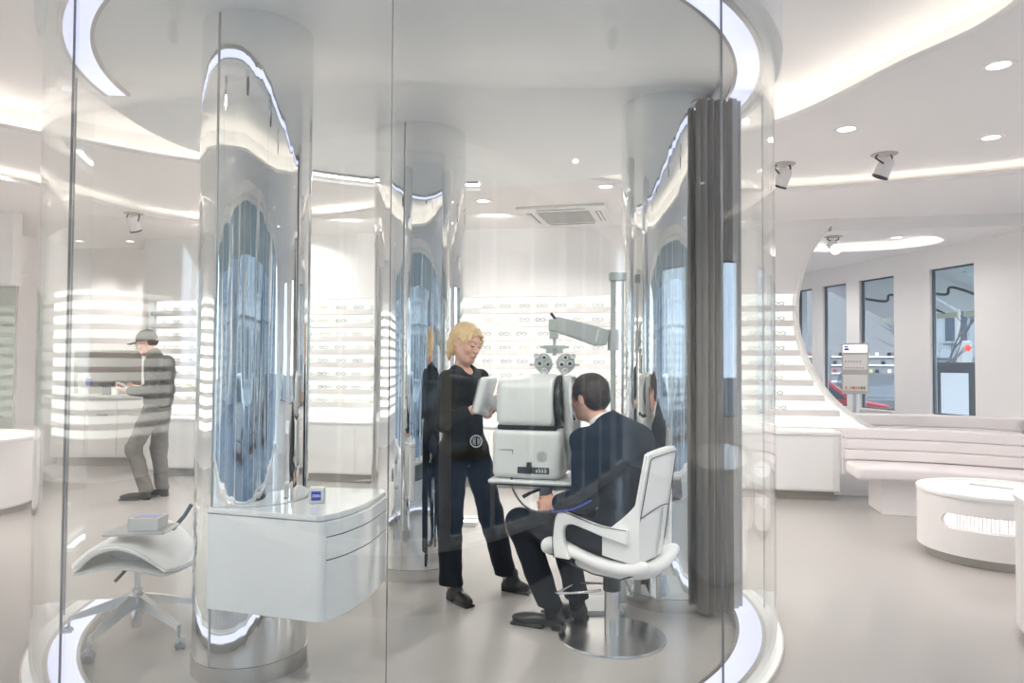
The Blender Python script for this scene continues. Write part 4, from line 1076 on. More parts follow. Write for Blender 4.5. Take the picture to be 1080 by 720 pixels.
s.cap((-3.80, 7.7, 1.46), (-3.87, 7.7, 1.62), .062, .07, k=.01, op='sub'); s.plane((0, 0, .93), (0, 0, -1)); s.rough(.005, 16, 4, (1, 1, 1.3)); s.mesh('sweater', 'sweater', sm)
s = SDF((-3.98, 7.55, 1.40), (-3.68, 7.85, 1.62), .004); s.cap((-3.79, 7.70, 1.44), (-3.83, 7.70, 1.535), .078, .073, k=.01); s.cap((-3.78, 7.7, 1.42), (-3.87, 7.7, 1.62), .062, .062, k=.004, op='sub'); s.mesh('shirt_collar', 'cap', sm)
s = SDF((-4.2, 7.35, .07), (-3.45, 8.05, 1.08), .007)
s.ell((-3.775, 7.7, .95), (.125, .165, .13), None, .04); s.chain(l1, [.094, .080, .070], .03); s.chain(l2, [.094, .080, .068], .03)
s.plane((0, 0, .075), (0, 0, -1)); s.plane((0, 0, 1.02), (0, 0, 1)); s.rough(.005, 18, 6, (1, 1, 1.5)); s.mesh('trousers', 'greytrouser', sm)
shoe('shoe', sm, (-3.78, 7.60), (-4.09, 7.57), w=.046); shoe('shoe', sm, (-3.69, 7.80), (-3.99, 7.77), w=.046)
phn = thing('mobile_phone', (-4.08, 7.56, 1.18), 'pale mobile phone held by the man in the grey cap', 'phone')
pM = Matrix.Translation((-4.085, 7.60, 1.195)) @ Matrix.Rotation(R(25), 4, 'Y')
bm = B(); box(bm, -.075, .07, -.037, .037, -.004, .004, .003, 2, pM); obj('body', bm, 'device', phn)
bm = B(); box(bm, -.068, .063, -.033, .033, .0042, .005, 0, 1, pM); obj('screen', bm, 'greyplast', phn)

# ------------------------------------------------------------------ sofas, tables, counter on the right
def bench(name, path, depth, sz, bz, label, back_only=False, nch=3, basein=.12):
    t = thing(name, (path[0][0], path[0][1], 0), label, 'sofa')
    P = [(p.x, p.y) for p in spline([(a, b_, 0) for a, b_ in path], 8)]
    # path = line of the back's front face; seat extends towards the camera by depth (to the left side of travel = offset negative)
    def band(o0, o1, z0, z1, bev, mat, nm, sg=3):
        q = offset(P, o0)+offset(P, o1)[::-1]
        bm = B(); prism(bm, q, z0, z1, bev, sg); return obj(nm, bm, mat, t, 40)
    hh = (bz-sz)/nch
    for i in range(nch): band(.0, -.13, sz+i*hh, sz+(i+1)*hh, .022, 'leather', 'back_cushion')
    band(-.13, -.17, sz-.16, bz-.02, .004, 'warmwhite', 'back_panel', 1)
    band(depth, -.02, sz-.13, sz, .035, 'leather', 'seat_cushion')
    P = P[4:]; band(depth-basein, -.12, .0, sz-.13, .004, 'warmwhite', 'base', 1)
    return t
bench('curved_sofa', [(3.45, 7.47), (4.0, 7.33), (4.6, 7.02), (5.1, 6.6), (5.45, 6.1)], .50, .47, .80, 'curved white leather bench sofa with channelled back, behind the round table')
bench('window_bench', [(4.02, 8.75), (4.6, 8.62), (5.25, 8.35), (5.60, 7.95)], .42, .45, .865, 'white channelled bench below the street windows, behind the curved sofa')

def drum(name, c, r, h, label, cat='table', slot=None):
    t = thing(name, (c[0], c[1], 0), label, cat)
    return t
tb2 = thing('round_table', (3.70, 5.55, 0), 'low round white table with a lit magazine slot in its side', 'table')
tc = (3.70, 5.55); tr = .52; a0_, a1_ = -155, -95
s0, s1 = R(a0_), R(a1_)
def cylgrid():
    """drum wall with a rounded slot left open"""
    bm = B(); na = 240; zs = list(np.linspace(.07, .50, 60)); g = {}
    def inside(a, z):
        d_ = (a+PI*2) % (2*PI); A0 = (R(-163)+2*PI) % (2*PI); A1 = (R(-60)+2*PI) % (2*PI)
        u = (d_-A0)*tr; v = z-.315; hw = (A1-A0)*tr/2; u -= hw
        q = max(abs(u)-(hw-.055), 0); return math.hypot(q, v) < .055
    for i in range(na):
        for j, z in enumerate(zs): g[i, j] = bm.verts.new((tc[0]+tr*math.cos(2*PI*i/na), tc[1]+tr*math.sin(2*PI*i/na), z))
    for i in range(na):
        for j in range(len(zs)-1):
            if not inside(2*PI*(i+.5)/na, (zs[j]+zs[j+1])/2): bm.faces.new((g[i, j], g[(i+1) % na, j], g[(i+1) % na, j+1], g[i, j+1]))
    bmesh.ops.recalc_face_normals(bm, faces=bm.faces)
    bmesh.ops.solidify(bm, geom=list(bm.faces), thickness=.03); return bm
obj('body', cylgrid(), 'warmwhite', tb2, 40)
bm = B(); lathe(bm, [(0, .485), (tr+.005, .485), (tr+.008, .49), (tr+.008, .51), (tr+.004, .515), (tr-.10, .515), (tr-.10, .512), (0, .512)], (tc[0], tc[1], 0), 128); obj('table_top', bm, 'white', tb2)
bm = B(); lathe(bm, [(tr-.06, 0), (tr-.06, .07), (0, .07)], (tc[0], tc[1], 0), 96); obj('plinth', bm, 'trimgrey', tb2)
M['slotlight'] = emitmat('slot_glow', (1.0, .93, .93), .62)
bm = B(); lathe(bm, [(tr-.16, .24), (tr-.16, .40)], (tc[0], tc[1], 0), 96); obj('slot_light', bm, 'slotlight', tb2)
bm = B(); lathe(bm, [(tr-.16, .245), (tr-.02, .245)], (tc[0], tc[1], 0), 96); lathe(bm, [(tr-.16, .385), (tr-.02, .385)], (tc[0], tc[1], 0), 96); obj('slot_shelf', bm, 'warmwhite', tb2)
bm = B()
for i in range(26):
    a = R(-163+i*4.0); 
    box(bm, tr-.158, tr-.145, -.003, .003, .247, .37, .002, 1, Matrix.Translation((tc[0], tc[1], 0)) @ Matrix.Rotation(a, 4, 'Z'))
obj('divider', bm, 'warmwhite', tb2)
bm = B(); sweep(bm, [(3.62, 5.72, .520), (3.78, 5.52, .520), (3.92, 5.36, .520)], .003, 6); tag(obj('stylus', bm, 'greyplast', None, 180), 'thin grey stylus lying across the low round table', 'pen')

rc2 = thing('service_counter', (3.42, 3.55, 0), 'tall curved white counter cut off by the right edge of the photo', 'counter')
bm = B(); lathe(bm, [(0, 0), (.76, 0), (.76, .06), (.80, .06), (.80, .735), (0, .735)], (3.44, 3.55, 0), 120); obj('body', bm, 'warmwhite', rc2)
bm = B(); lathe(bm, [(0, .735), (.805, .735), (.81, .74), (.81, .76), (.803, .765), (0, .765)], (3.44, 3.55, 0), 120); obj('top', bm, 'white', rc2)
aw = thing('armchair', (4.14, 4.60, 0), 'white upholstered tub seat between the round table and the counter at right', 'armchair')
bm = B(); lathe(bm, [(0, .05), (.40, .05), (.42, .08), (.42, .40), (.38, .45), (0, .45)], (4.14, 4.60, 0), 72); obj('seat', bm, 'leather', aw)
bm = B(); arcwall(bm, (4.14, 4.60), .36, .46, -60, 120, .05, .70, 4); bmesh.ops.bevel(bm, geom=[e for e in bm.edges if len(e.link_faces) == 2 and e.calc_face_angle(0) > 1.0], offset=.03, segments=3, affect='EDGES'); obj('backrest', bm, 'leather', aw, 50)

# ------------------------------------------------------------------ kiosk sign in the niche
kk = thing('display_kiosk', (4.43, 9.3, 0), 'pale grey information box on a post, standing before the street windows', 'information box')
kM = frame((4.43, 9.30, 0), (-.50, -1, 0))     # x points to the camera side, y to its left (picture right)
bm = B(); box(bm, -.09, .09, -.155, .155, 1.08, 1.73, .008, 2); obj('housing', bm, 'trimgrey', kk, 40, kM)
bm = B(); cyl(bm, (0, 0, .02), (0, 0, 1.08), .035, n=24); cyl(bm, (.06, 0, .02), (.06, 0, 1.08), .02, n=16); lathe(bm, [(0, 0), (.17, 0), (.17, .02), (0, .025)], (0, 0, 0), 40); obj('post', bm, 'alu', kk, 40, kM)
def KX(y, z): return kM @ Matrix.Translation((.0935, y, z)) @ Matrix(((0, 0, 1, 0), (1, 0, 0, 0), (0, 1, 0, 0), (0, 0, 0, 1)))
M['kiosk_light'] = emitmat('kiosk_lit_header', (1, 1, 1), .55)
for z0, z1, nm, mt in ((1.61, 1.705, 'header_panel', 'kiosk_light'), (1.39, 1.58, 'notice_panel', 'ledge'), (1.12, 1.325, 'sample_panel', 'ledge')):
    bm = B(); box(bm, .090, .093, -.14, .14, z0, z1, .001, 1); p_ = obj(nm, bm, mt, kk, 30, kM)
    if nm == 'header_panel':
        bm = B(); box(bm, .0931, .0945, -.125, -.07, 1.635, 1.662); box(bm, .0931, .0945, -.125, -.078, 1.670, 1.688); obj('emblem', bm, 'blue', p_, 0, kM)
    if nm == 'notice_panel':
        bm = B()
        for i in range(7): box(bm, .0931, .094, -.12+.033*i, -.12+.033*i+.024, 1.405, 1.418)
        obj('caption', bm, 'greyplast', p_, 0, kM)
        bm = B(); 
        for i in range(6): box(bm, .0931, .094, -.12+.034*i, -.10+.034*i, 1.48, 1.505)
        obj('headline', bm, 'trimgrey', p_, 0, kM)
    if nm == 'sample_panel':
        for i, c in enumerate(((.75, .35, .2), (.8, .75, .7), (.85, .4, .25), (.3, .32, .2), (.8, .35, .25), (.75, .4, .2), (.2, .25, .15), (.25, .3, .2))):
            bm = B(); box(bm, .0931, .096, -.12+.03*i, -.12+.03*i+.024, 1.14, 1.175); obj('swatch', bm, newmat('swatch_%d' % i, c), p_, 0, kM)

# ------------------------------------------------------------------ ceiling fittings
def spot(x, y, z, aim, label, lit=False, power=0):
    t = thing('ceiling_spotlight', (x, y, z), label, 'spotlight', 'ceiling spotlights')
    bm = B(); lathe(bm, [(0, z-.004), (.10, z-.004), (.105, z), (.0, z)], (x, y, 0), 32); obj('mounting_plate', bm, 'trimgrey', t)
    d_ = Vector(aim).normalized(); c = Vector((x, y, z-.11)); m = frame(c, d_)
    bm = B(); sweep(bm, [(x-.055, y, z), (x-.075, y, z-.03), c+m.to_3x3() @ Vector((-.02, .062, 0))], .007, 6); sweep(bm, [(x+.055, y, z), (x+.065, y, z-.03), c+m.to_3x3() @ Vector((-.02, -.062, 0))], .007, 6); obj('yoke', bm, 'darkmetal', t)
    tq = B(); lathe(tq, [(0, -.075), (.045, -.075), (.058, -.05), (.062, .06), (.062, .085)], (0, 0, 0), 32); tq.transform(Matrix(((0, 0, 1, 0), (1, 0, 0, 0), (0, 1, 0, 0), (0, 0, 0, 1)))); hd = obj('lamp_head', tq, 'warmwhite', t, 40, m)
    tq = B(); lathe(tq, [(.064, .075), (.064, .092), (.052, .092), (.052, .08), (0, .078)], (0, 0, 0), 32); tq.transform(Matrix(((0, 0, 1, 0), (1, 0, 0, 0), (0, 1, 0, 0), (0, 0, 0, 1)))); obj('lens_ring', tq, 'lamp' if lit else 'darkmetal', hd, 40, m)
    if power:
        ld = bpy.data.lights.new('spot_beam', 'SPOT'); ld.energy = power; ld.spot_size = R(55); ld.spot_blend = .7; ld.shadow_soft_size = .05; ld.color = (1, .95, .88)
        lo_ = bpy.data.objects.new('spot_beam', ld); COL.objects.link(lo_); lo_.matrix_world = m @ Matrix.Translation((.11, 0, 0)) @ Matrix.Rotation(-PI/2, 4, 'Y')
spot(2.36, 6.25, 3.2, (-.28, .45, -1), 'small white ceiling spotlight nearest the glass cabin on its right')
spot(3.08, 5.93, 3.2, (-.35, .30, -1), 'white ceiling spotlight above the floor right of the glass cabin')
spot(-4.22, 8.33-.35, 3.2-.11, (.1, .5, -1), 'white ceiling spotlight above the man in the cap')
spot(3.78, 8.45, 2.96, (-.0, -.75, -.55), 'glowing ceiling spotlight at the top of the round opening', True, 8)
for k_, (x, y, tx, ty) in enumerate(((-2.7, 1.9, -.9, 4.0), (-1.3, 1.62, .1, 4.4), (.4, 1.62, .4, 3.9), (1.6, 1.9, .4, 4.2))):  # unseen spotlights added to brighten the chair and instruments in the cabin
    spot(x, y, 3.46, (tx-x, ty-y, -2.7), 'added white fill spotlight in the ceiling recess before the cabin, %s of four, outside the photo' % ('leftmost', 'second', 'third', 'rightmost')[k_], False, 50)
for x in (-5.95, -5.25): 
    ld = bpy.data.lights.new('wall_washer', 'SPOT'); ld.energy = 16; ld.spot_size = R(75); ld.spot_blend = .9; ld.shadow_soft_size = .06; ld.color = (1, .93, .88)
    t = thing('wall_washer', (x, 9.85, 3.09), 'recessed wall washer over the %s end of the kitchenette' % ('left' if x < -5.5 else 'right'), 'downlight', 'wall washers over the kitchenette')
    bm = B(); lathe(bm, [(.05, 3.088), (.075, 3.088), (.08, 3.09)], (x, 9.85, 0), 24); obj('trim_ring', bm, 'white', t)
    bm = B(); lathe(bm, [(0, 3.0895), (.05, 3.0895)], (x, 9.85, 0), 24); obj('lens', bm, 'lamp', t)
    lo_ = bpy.data.objects.new('wall_washer_beam', ld); COL.objects.link(lo_); lo_.location = (x, 9.85, 3.05); lo_.rotation_euler = (R(25), 0, 0)
PW = 15
def downlight(x, y, z, label, power=None):
    t = thing('downlight', (x, y, z), label, 'downlight', 'recessed ceiling downlights')
    bm = B(); lathe(bm, [(.062, z-.004), (.085, z-.005), (.09, z)], (x, y, 0), 28); obj('trim_ring', bm, 'white', t)
    bm = B(); lathe(bm, [(0, z-.002), (.063, z-.002)], (x, y, 0), 28); obj('lens', bm, 'lamp', t)
    ld = bpy.data.lights.new('downlight_beam', 'AREA'); ld.shape = 'DISK'; ld.size = .12; ld.energy = PW if power is None else power; ld.color = (1, .955, .92); ld.spread = R(150)
    lo_ = bpy.data.objects.new('downlight_beam', ld); COL.objects.link(lo_); lo_.location = (x, y, z-.012)
for x, y, lb in ((2.82, 4.14, 'bright recessed downlight near the top right corner'), (2.47, 5.29, 'recessed downlight right of the cabin, between cove and spotlight'), (3.66, 5.47, 'recessed downlight right of the two spotlights'), (-4.6, 6.25, 'recessed downlight at far left above the round counter'),
                 (4.9, 3.2, None), (4.6, .8, None), (2.9, .2, None), (-3.9, -.2, None), (-5.6, 1.6, None), (-6.6, 4.2, None), (-7.0, 6.6, None), (-5.9, 8.6, None)):  # the last one is an extra lamp, added to lighten the kitchenette
    downlight(x, y, 3.2, lb or 'recessed ceiling downlight outside the photo', 5.0 if x > 2 else 15)
for x, y, lb in ((.86, 6.62, 'tiny recessed downlight above the phoropter, beside the air-conditioning panel'), (-.30, 7.25, 'tiny recessed downlight seen below the white light strip'), (-2.9, 9.0, 'recessed downlight over the shelving behind the left column')):
    downlight(x, y, ZB, lb, 16)
downlight(4.55, 8.5, 2.96, 'small recessed downlight inside the niche ceiling', 4)
downlight(4.1, 10.6, 2.96, 'recessed downlight deep in the window niche', 5)

for x, lb in ((-3.6, 'over the bay beside the kitchenette'), (-1.9, 'between left and middle columns'), (-.2, 'over the woman'), (1.9, 'behind the right column')):  # wall washers added to lighten the back wall
    t = thing('wall_washer', (x, wallY(x)-.9, ZB), 'added recessed wall washer above the lit shelving, '+lb, 'downlight', 'added wall washers above the lit shelving')
    bm = B(); lathe(bm, [(.04, ZB-.002), (.055, ZB-.002), (.06, ZB)], (x, wallY(x)-.9, 0), 24); obj('trim_ring', bm, 'white', t)
    bm = B(); lathe(bm, [(0, ZB-.0005), (.04, ZB-.0005)], (x, wallY(x)-.9, 0), 24); obj('lens', bm, 'white', t)
    ld = bpy.data.lights.new('wall_washer_beam', 'AREA'); ld.shape = 'DISK'; ld.size = .3; ld.energy = 1.4; ld.color = (1, .97, .93)
    lo_ = bpy.data.objects.new('wall_washer_beam', ld); COL.objects.link(lo_); lo_.location = (x, wallY(x)-.9, ZB-.02); lo_.rotation_euler = (R(55), 0, 0)
# air-conditioning cassette
ac = thing('air_conditioner', (.58, 7.92, ZB), 'square white air-conditioning cassette set in the ceiling', 'air conditioner')
aM = Matrix.Translation((.60, 7.90, ZB)) @ Matrix.Rotation(R(-14), 4, 'Z') @ Matrix.Diagonal((1, 1.05, -1, 1))
bm = B(); box(bm, -.47, .47, -.47, .47, 0, .03, .012, 2, aM); obj('panel', bm, 'white', ac)
bm = B(); box(bm, -.28, .28, -.28, .28, .03, .036, .002, 1, aM); gq = obj('intake_grille', bm, 'trimgrey', ac)
bm = B()
for i in range(14): box(bm, -.27, .27, -.27+i*.04, -.26+i*.04, .036, .040, 0, 1, aM)
obj('grille_slats', bm, 'device', gq)
for k in range(4):
    bm = B(); box(bm, -.26, .26, -.40, -.34, .028, .034, .003, 1, aM @ Matrix.Rotation(k*PI/2, 4, 'Z')); v = obj('air_outlet', bm, 'kick', ac)
    bm = B(); box(bm, -.26, .26, -.385, -.365, .034, .040, 0, 1, aM @ Matrix.Rotation(k*PI/2, 4, 'Z')); obj('flap', bm, 'white', v)

# ------------------------------------------------------------------ street outside
def facade_mat(name, wallc, winc, sx_, sz_, off=0):
    m = newmat(name, wallc, .8, var=.05); nt = m.node_tree; n = nt.nodes; l = nt.links; b = n['Principled BSDF']
    tc2 = n.new('ShaderNodeTexCoord'); mp = n.new('ShaderNodeMapping'); mp.inputs['Rotation'].default_value = (PI/2, 0, off); l.new(tc2.outputs['Object'], mp.inputs['Vector'])
    br = n.new('ShaderNodeTexBrick'); br.offset = 0; br.inputs['Color1'].default_value = list(winc)+[1]; br.inputs['Color2'].default_value = [c*1.5 for c in winc]+[1]; br.inputs['Mortar'].default_value = list(wallc)+[1]
    br.inputs['Scale'].default_value = 1; br.inputs['Mortar Size'].default_value = .55; br.inputs['Brick Width'].default_value = sx_; br.inputs['Row Height'].default_value = sz_; br.inputs['Mortar Smooth'].default_value = .05
    l.new(mp.outputs[0], br.inputs['Vector']); l.new(br.outputs['Color'], b.inputs['Base Color']); return m
GZ = -.18
bm = B(); prism(bm, [(-60, -60), (80, -60), (80, 80), (-60, 80)], GZ-.05, GZ); st_ = struct('street_ground', bm, newmat('asphalt', (.035, .048, .07), .85, var=.15, scale=2))
def block(name, M4, w, h, floors, cols, wall, label, winm='darkglass', base=True):
    """building seen from the shop: local x = towards the viewer, y along the facade"""
    t = thing(name, M4.translation, label, 'building')
    bm = B(); box(bm, -8, 0, -w/2, w/2, GZ, h)
    fh = h/floors
    for k in range(floors): box(bm, 0, .18, -w/2, w/2, (k+1)*fh-.25, (k+1)*fh-.05)
    obj('wall', bm, wall, t, 0, M4)
    for c in range(cols):
        bm = B(); y = -w/2+(c+.5)*w/cols; ww = w/cols*.27
        for k in range(floors): box(bm, .0, .06, y-ww, y+ww, k*fh+fh*.24, k*fh+fh*.80)
        o = obj('window', bm, winm, t, 0, M4)
        bm = B()
        for k in range(floors): box(bm, .06, .09, y-.05, y+.05, k*fh+fh*.24, k*fh+fh*.80); box(bm, .06, .16, y-ww-.1, y+ww+.1, k*fh+fh*.20, k*fh+fh*.24)
        obj('glazing_bar', bm, wall, o, 0, M4)
    return t
M['facadegrey'] = newmat('facade_grey_render', (.27, .245, .235), .9, var=.06); M['red'] = newmat('red_paint', (.50, .04, .05), .35, var=.05, coat=.3)
M['darkglass'] = newmat('dark_shop_glass', (.06, .08, .10), .15); M['tyre'] = newmat('tyre', (.02, .02, .02), .8)
M['palefacade'] = newmat('pale_facade', (.30, .31, .32), .85, var=.05); M['bluefacade'] = newmat('blue_grey_facade', (.15, .165, .19), .85, var=.08)
block('apartment_building', frame((20, 31, 0), (-.62, -1, 0)), 30, 12, 6, 20, 'palefacade', 'pale apartment house with rows of windows, far behind the bare tree')
block('town_house', frame((-20, -19, 0), (.1, 1, 0)), 24, 13, 4, 11, 'bluefacade', 'blue-grey town house across the street behind the camera, leftmost of three')
block('town_house', frame((3, -21, 0), (0, 1, 0)), 20, 10, 3, 9, 'palefacade', 'pale town house across the street behind the camera, between two others')
block('town_house', frame((26, -19, 0), (-.1, 1, 0)), 24, 14, 4, 11, 'bluefacade', 'blue-grey town house across the street behind the camera, rightmost of three')
# pale shop building with red fascia
sb = thing('shop_building', (12, 24, 0), 'grey shop building with lit goods shelves and a red sign, across the street', 'building')
SM = frame((9.3, 21, 0), (-.30, -.95, 0))
bm = B(); box(bm, -3, 0, -9, 2.3, GZ, 5.0); obj('wall', bm, 'facadegrey', sb, 0, SM)
bm = B(); box(bm, 0, .2, -3.4, -1.0, 2.2, 2.6); obj('sign_board', bm, 'red', sb, 0, SM)
M['yellowish'] = newmat('yellow_goods', (.6, .5, .2))
for i in range(5):
    y0 = -8.8+i*2.2
    bm = B(); box(bm, .0, .04, y0, y0+2.0, .3, 1.9); w_ = obj('shop_window', bm, 'facadegrey', sb, 0, SM)
    bm = B()
    for k in range(6): box(bm, .04, .09, y0, y0+2.0, .45+k*.24, .49+k*.24)
    obj('goods_shelf', bm, 'wall', w_, 0, SM)
    for q, c_ in enumerate(('darkmetal', 'yellowish', 'wall', 'red', 'darkmetal')):
        bm = B()
        for k in range(6):
            for m_ in range(4 if q in (0, 4) else 1):
                y_ = y0+.05+((k*5+m_*4+q*3) % 12)*.158; box(bm, .045, .085, y_, y_+.085, .49+k*.24, .49+k*.24+.10)
        obj('goods', bm, c_, w_, 0, SM)

def car(name, M4, mat, label):
    t = thing(name, M4.translation, label, 'car')
    prof = [(-2.0, .35), (-2.05, .62), (-1.9, .85), (-1.35, .95), (-.75, 1.38), (.55, 1.42), (1.15, .98), (1.85, .86), (2.05, .62), (2.0, .33)]
    bm = B(); prism(bm, [(p[0], p[1]) for p in prof], -.82, .82, .06, 2); bm.transform(Matrix(((1, 0, 0, 0), (0, 0, 1, 0), (0, 1, 0, 0), (0, 0, 0, 1)))); obj('bodywork', bm, mat, t, 40, M4)
    bm = B(); gp_ = [(-1.15, .96), (-.68, 1.32), (.48, 1.35), (.98, .98)]
    prism(bm, gp_, -.835, .835); bm.transform(Matrix(((1, 0, 0, 0), (0, 0, 1, 0), (0, 1, 0, 0), (0, 0, 0, 1)))); obj('side_window', bm, 'darkglass', t, 0, M4)
    for x in (-1.3, 1.3):
        for y in (-1, 1):
            bm = B(); cyl(bm, (x, y*.64, .31), (x, y*.85, .31), .31, n=28); w_ = obj('wheel', bm, 'tyre', t, 40, M4)
            bm = B(); cyl(bm, (x, y*.84, .31), (x, y*.87, .31), .19, n=20); obj('hubcap', bm, 'alu', w_, 40, M4)
    return t
def PX(px, y): return (px-540)/760*y
car('car', frame((PX(820, 14.5), 14.5, GZ), (.98, .06, 0)), 'red', 'red parked car seen under the information box through the window')
car('car', frame((PX(1030, 24)+1.5, 25.5, GZ), (.9, .2, 0)), 'trimgrey', 'grey car far down the street in the right-hand window')
car('car', frame((PX(953, 17.0), 18.2, GZ), (.25, .97, 0)), 'darkmetal', 'dark car parked end-on to the right of the red car')
# awning over the pavement
for i, (ya, yb) in enumerate(((8.5, 9.5), (9.75, 10.6), (10.9, 12.3))):
    t = thing('awning', (FX((ya+yb)/2), (ya+yb)/2, 2.9), 'grey-green sloping awning outside the %s street window' % ('nearest', 'middle', 'farthest')[i], 'awning', 'awnings over the street windows')
    bm = B(); a = fu(ya)-.1; b_ = fu(yb)+.1
    q = [(a, -.32, 2.95), (b_, -.32, 2.95), (b_, -1.9, 2.28), (a, -1.9, 2.28)]
    vs = [bm.verts.new(p) for p in q]+[bm.verts.new((p[0], p[1], p[2]+.02)) for p in q]
    for f in ((0, 1, 2, 3), (7, 6, 5, 4), (0, 4, 5, 1), (1, 5, 6, 2), (2, 6, 7, 3), (3, 7, 4, 0)): bm.faces.new([vs[k] for k in f])
    M.setdefault('awn', newmat('awning_cloth', (.58, .64, .62), .9)); obj('canopy', bm, 'awn', t, 0, FM)
    bm = B(); box(bm, a, b_, -1.94, -1.90, 2.20, 2.31, .01); obj('front_bar', bm, newmat('awning_bar', (.5, .5, .38), .6), t, 30, FM)
    bm = B(); sweep(bm, spline([(a+.3, -.33, 2.5), (a+.35, -.9, 2.45), (a+.3, -1.0, 2.55), (a+.25, -1.9, 2.28)], 5), .02, 8); obj('folding_arm', bm, 'darkmetal', t, 60, FM)
for i, (xa, xb) in enumerate(((-8.2, -4.2), (-3.8, .4), (.8, 5.0))):
    t = thing('awning', ((xa+xb)/2, SF-.3, 2.9), 'grey-green awning over the storefront behind the camera, %s of three' % ('leftmost', 'middle one', 'rightmost')[i], 'awning', 'awnings over the storefront')
    bm = B(); vs = [bm.verts.new(p) for p in ((xa, SF-.21, 3.15), (xb, SF-.21, 3.15), (xb, SF-1.6, 2.70), (xa, SF-1.6, 2.70), (xa, SF-.21, 3.17), (xb, SF-.21, 3.17), (xb, SF-1.6, 2.72), (xa, SF-1.6, 2.72))]
    for f in ((0, 1, 2, 3), (7, 6, 5, 4), (0, 4, 5, 1), (1, 5, 6, 2), (2, 6, 7, 3), (3, 7, 4, 0)): bm.faces.new([vs[k] for k in f])
    obj('canopy', bm, 'awn', t, 0)
# poster stand, pedestrian, traffic light, tree
ps = thing('poster_stand', (PX(1006, 12.2), 12.2, GZ), 'dark framed poster stand with a white sheet outside the right window', 'poster stand')
pm = frame((PX(1006, 12.2), 12.2, GZ), (-.45, -1, 0))
bm = B(); box(bm, -.05, .05, -.30, .30, .25, 1.68, .01); obj('frame', bm, 'darkmetal', ps, 30, pm)
bm = B(); box(bm, .05, .056, -.20, .20, .45, 1.50); obj('poster', bm, 'wall', ps, 0, pm)
for y in (-.22, .22):
    bm = B(); box(bm, -.03, .03, y-.03, y+.03, 0, .25); obj('leg', bm, 'darkmetal', ps, 0, pm)
pe = thing('person', (PX(986, 15), 15, GZ), 'pedestrian in dark clothes on the pavement beside the poster stand', 'person')
s = SDF((-.4, -.35, 0), (.4, .35, 1.8), .018)
s.ell((0, 0, 1.60), (.085, .08, .11), None, .03); s.cap((0, 0, 1.40), (0, 0, 1.55), .05, k=.03)
s.ell((0, 0, 1.2), (.17, .12, .25), None, .05); s.ell((0, 0, .95), (.15, .11, .15), None, .05)
s.chain([(.17, 0, 1.38), (.22, .03, 1.1), (.15, .15, 1.0)], [.05, .045, .035], .03); s.chain([(-.17, 0, 1.38), (-.22, .0, 1.1), (-.2, .1, .9)], [.05, .045, .035], .03)
s.chain([(.09, 0, .9), (.1, .03, .48), (.12, -.02, .06)], [.08, .06, .045], .03); s.chain([(-.09, 0, .9), (-.1, .05, .48), (-.1, .14, .06)], [.08, .06, .045], .03)
s.cap((.12, -.02, .04), (.12, .15, .04), .04, k=.02); s.cap((-.1, .14, .04), (-.1, .3, .04), .04, k=.02)
s.mesh('body', 'navy', pe, Matrix.Translation((PX(986, 15), 15, GZ)))
s = SDF((-.15, -.15, 1.5), (.15, .15, 1.8), .015); s.ell((0, .02, 1.60), (.078, .075, .10), None, .02); s.mesh('face', 'skin', pe, Matrix.Translation((PX(986, 15), 14.975, GZ)))
tl = thing('traffic_light', (PX(1016, 20), 20, GZ), 'street traffic light showing red, beyond the poster stand', 'traffic light')
X = PX(1016, 20)
bm = B(); cyl(bm, (X-.12, 20, GZ), (X-.12, 20, 4.6), .05, n=12); obj('pole', bm, 'kick', tl)
bm = B(); box(bm, X-.13, X+.17, 19.85, 20, 1.15, 2.12, .04); obj('housing', bm, 'kick', tl)
bm = B(); lathe(bm, [(0, 0), (.17, 0)], (0, 0, 0), 20, Matrix.Translation((X+.03, 19.84, 1.92)) @ Matrix.Scale(.5, 4) @ Matrix.Rotation(PI/2, 4, 'X')); obj('red_lamp', bm, emitmat('red_signal', (1, .08, .05), 1.0), tl)
car('car', frame((-3.2, -6.2, GZ), (1, .05, 0)), 'palefacade', 'pale parked car in the street behind the camera, seen only mirrored')
car('car', frame((2.3, -7.4, GZ), (-1, .04, 0)), 'bluefacade', 'blue-grey parked car in the street behind the camera, seen only mirrored')
car('car', frame((7.2, -6.4, GZ), (1, .0, 0)), 'darkmetal', 'dark parked car in the street behind the camera, seen only mirrored')
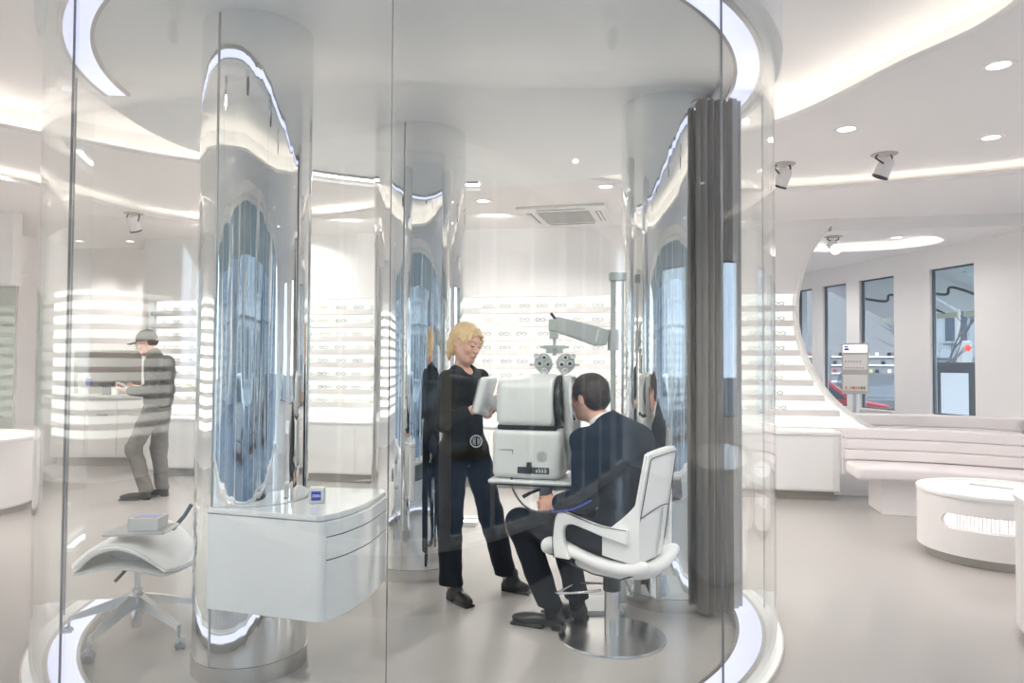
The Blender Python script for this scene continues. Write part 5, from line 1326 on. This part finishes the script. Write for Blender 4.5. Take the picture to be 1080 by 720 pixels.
def tree(x, y, h, seed, label, name='bare_tree', kind=None):
    rs = random.Random(seed); t = thing(name, (x, y, GZ), label, 'tree')
    bm = B()
    def br(p, d_, L, r, lv):
        pts = [p]; q = p.copy(); dd = d_.copy()
        for i in range(4):
            dd = (dd+Vector((rs.uniform(-.18, .18), rs.uniform(-.18, .18), rs.uniform(-.02, .1)))).normalized(); q = q+dd*L/4; pts.append(q.copy())
        sweep(bm, pts, [r*(1-.11*i) for i in range(5)], 5)
        if lv > 0:
            for k in range(4 if lv > 1 else 3):
                e = (dd+Vector((rs.uniform(-1, 1), rs.uniform(-1, 1), rs.uniform(-.1, .5)))*.75).normalized()
                br(pts[rs.choice((2, 3, 4))], e, L*rs.uniform(.55, .8), r*.5, lv-1)
    br(Vector((x, y, GZ)), Vector((.03, 0, 1)), h*.45, .13*h/7, 4)
    M.setdefault('bark', newmat('bark', (.07, .07, .08), .9)); return obj('branches', bm, 'bark', t, 60)
tree(PX(1001, 15.5), 15.5, 3.4, 3, 'bare winter street tree outside the right-hand window')
for i, (x, y) in enumerate(((-9, -12), (-2.5, -11), (4, -12.5), (10, -12))):
    tree(x, y, 9, 20+i, 'bare street tree behind the camera, seen only mirrored').parent['group'] = 'street trees behind the camera'

# ------------------------------------------------------------------ sky, lights, render look
w = bpy.data.worlds.new('sky'); sc.world = w; w.use_nodes = True; nt = w.node_tree; n = nt.nodes; l = nt.links
bg = n['Background']; tcw = n.new('ShaderNodeTexCoord'); ns = n.new('ShaderNodeTexNoise'); ns.inputs['Scale'].default_value = 2.5; ns.inputs['Detail'].default_value = 5
rp = n.new('ShaderNodeValToRGB'); rp.color_ramp.elements[0].position = .35; rp.color_ramp.elements[0].color = (.45, .58, .75, 1); rp.color_ramp.elements[1].position = .65; rp.color_ramp.elements[1].color = (.69, .79, .91, 1)
l.new(tcw.outputs['Generated'], ns.inputs['Vector']); l.new(ns.outputs['Fac'], rp.inputs['Fac']); l.new(rp.outputs['Color'], bg.inputs['Color']); bg.inputs['Strength'].default_value = 2.5

# the cabin's ring lights also throw light
cy_ = sc.cycles
cy_.max_bounces = 14; cy_.diffuse_bounces = 8; cy_.glossy_bounces = 8; cy_.transmission_bounces = 8; cy_.transparent_max_bounces = 32
cy_.caustics_reflective = True; cy_.blur_glossy = 1.0; cy_.caustics_refractive = False; cy_.sample_clamp_indirect = 6.0
cy_.use_denoising = True
sc.view_settings.view_transform = 'Standard'; sc.view_settings.look = 'None'; sc.view_settings.exposure = 1.45; sc.view_settings.gamma = 1.0; sc.view_settings.use_curve_mapping = False
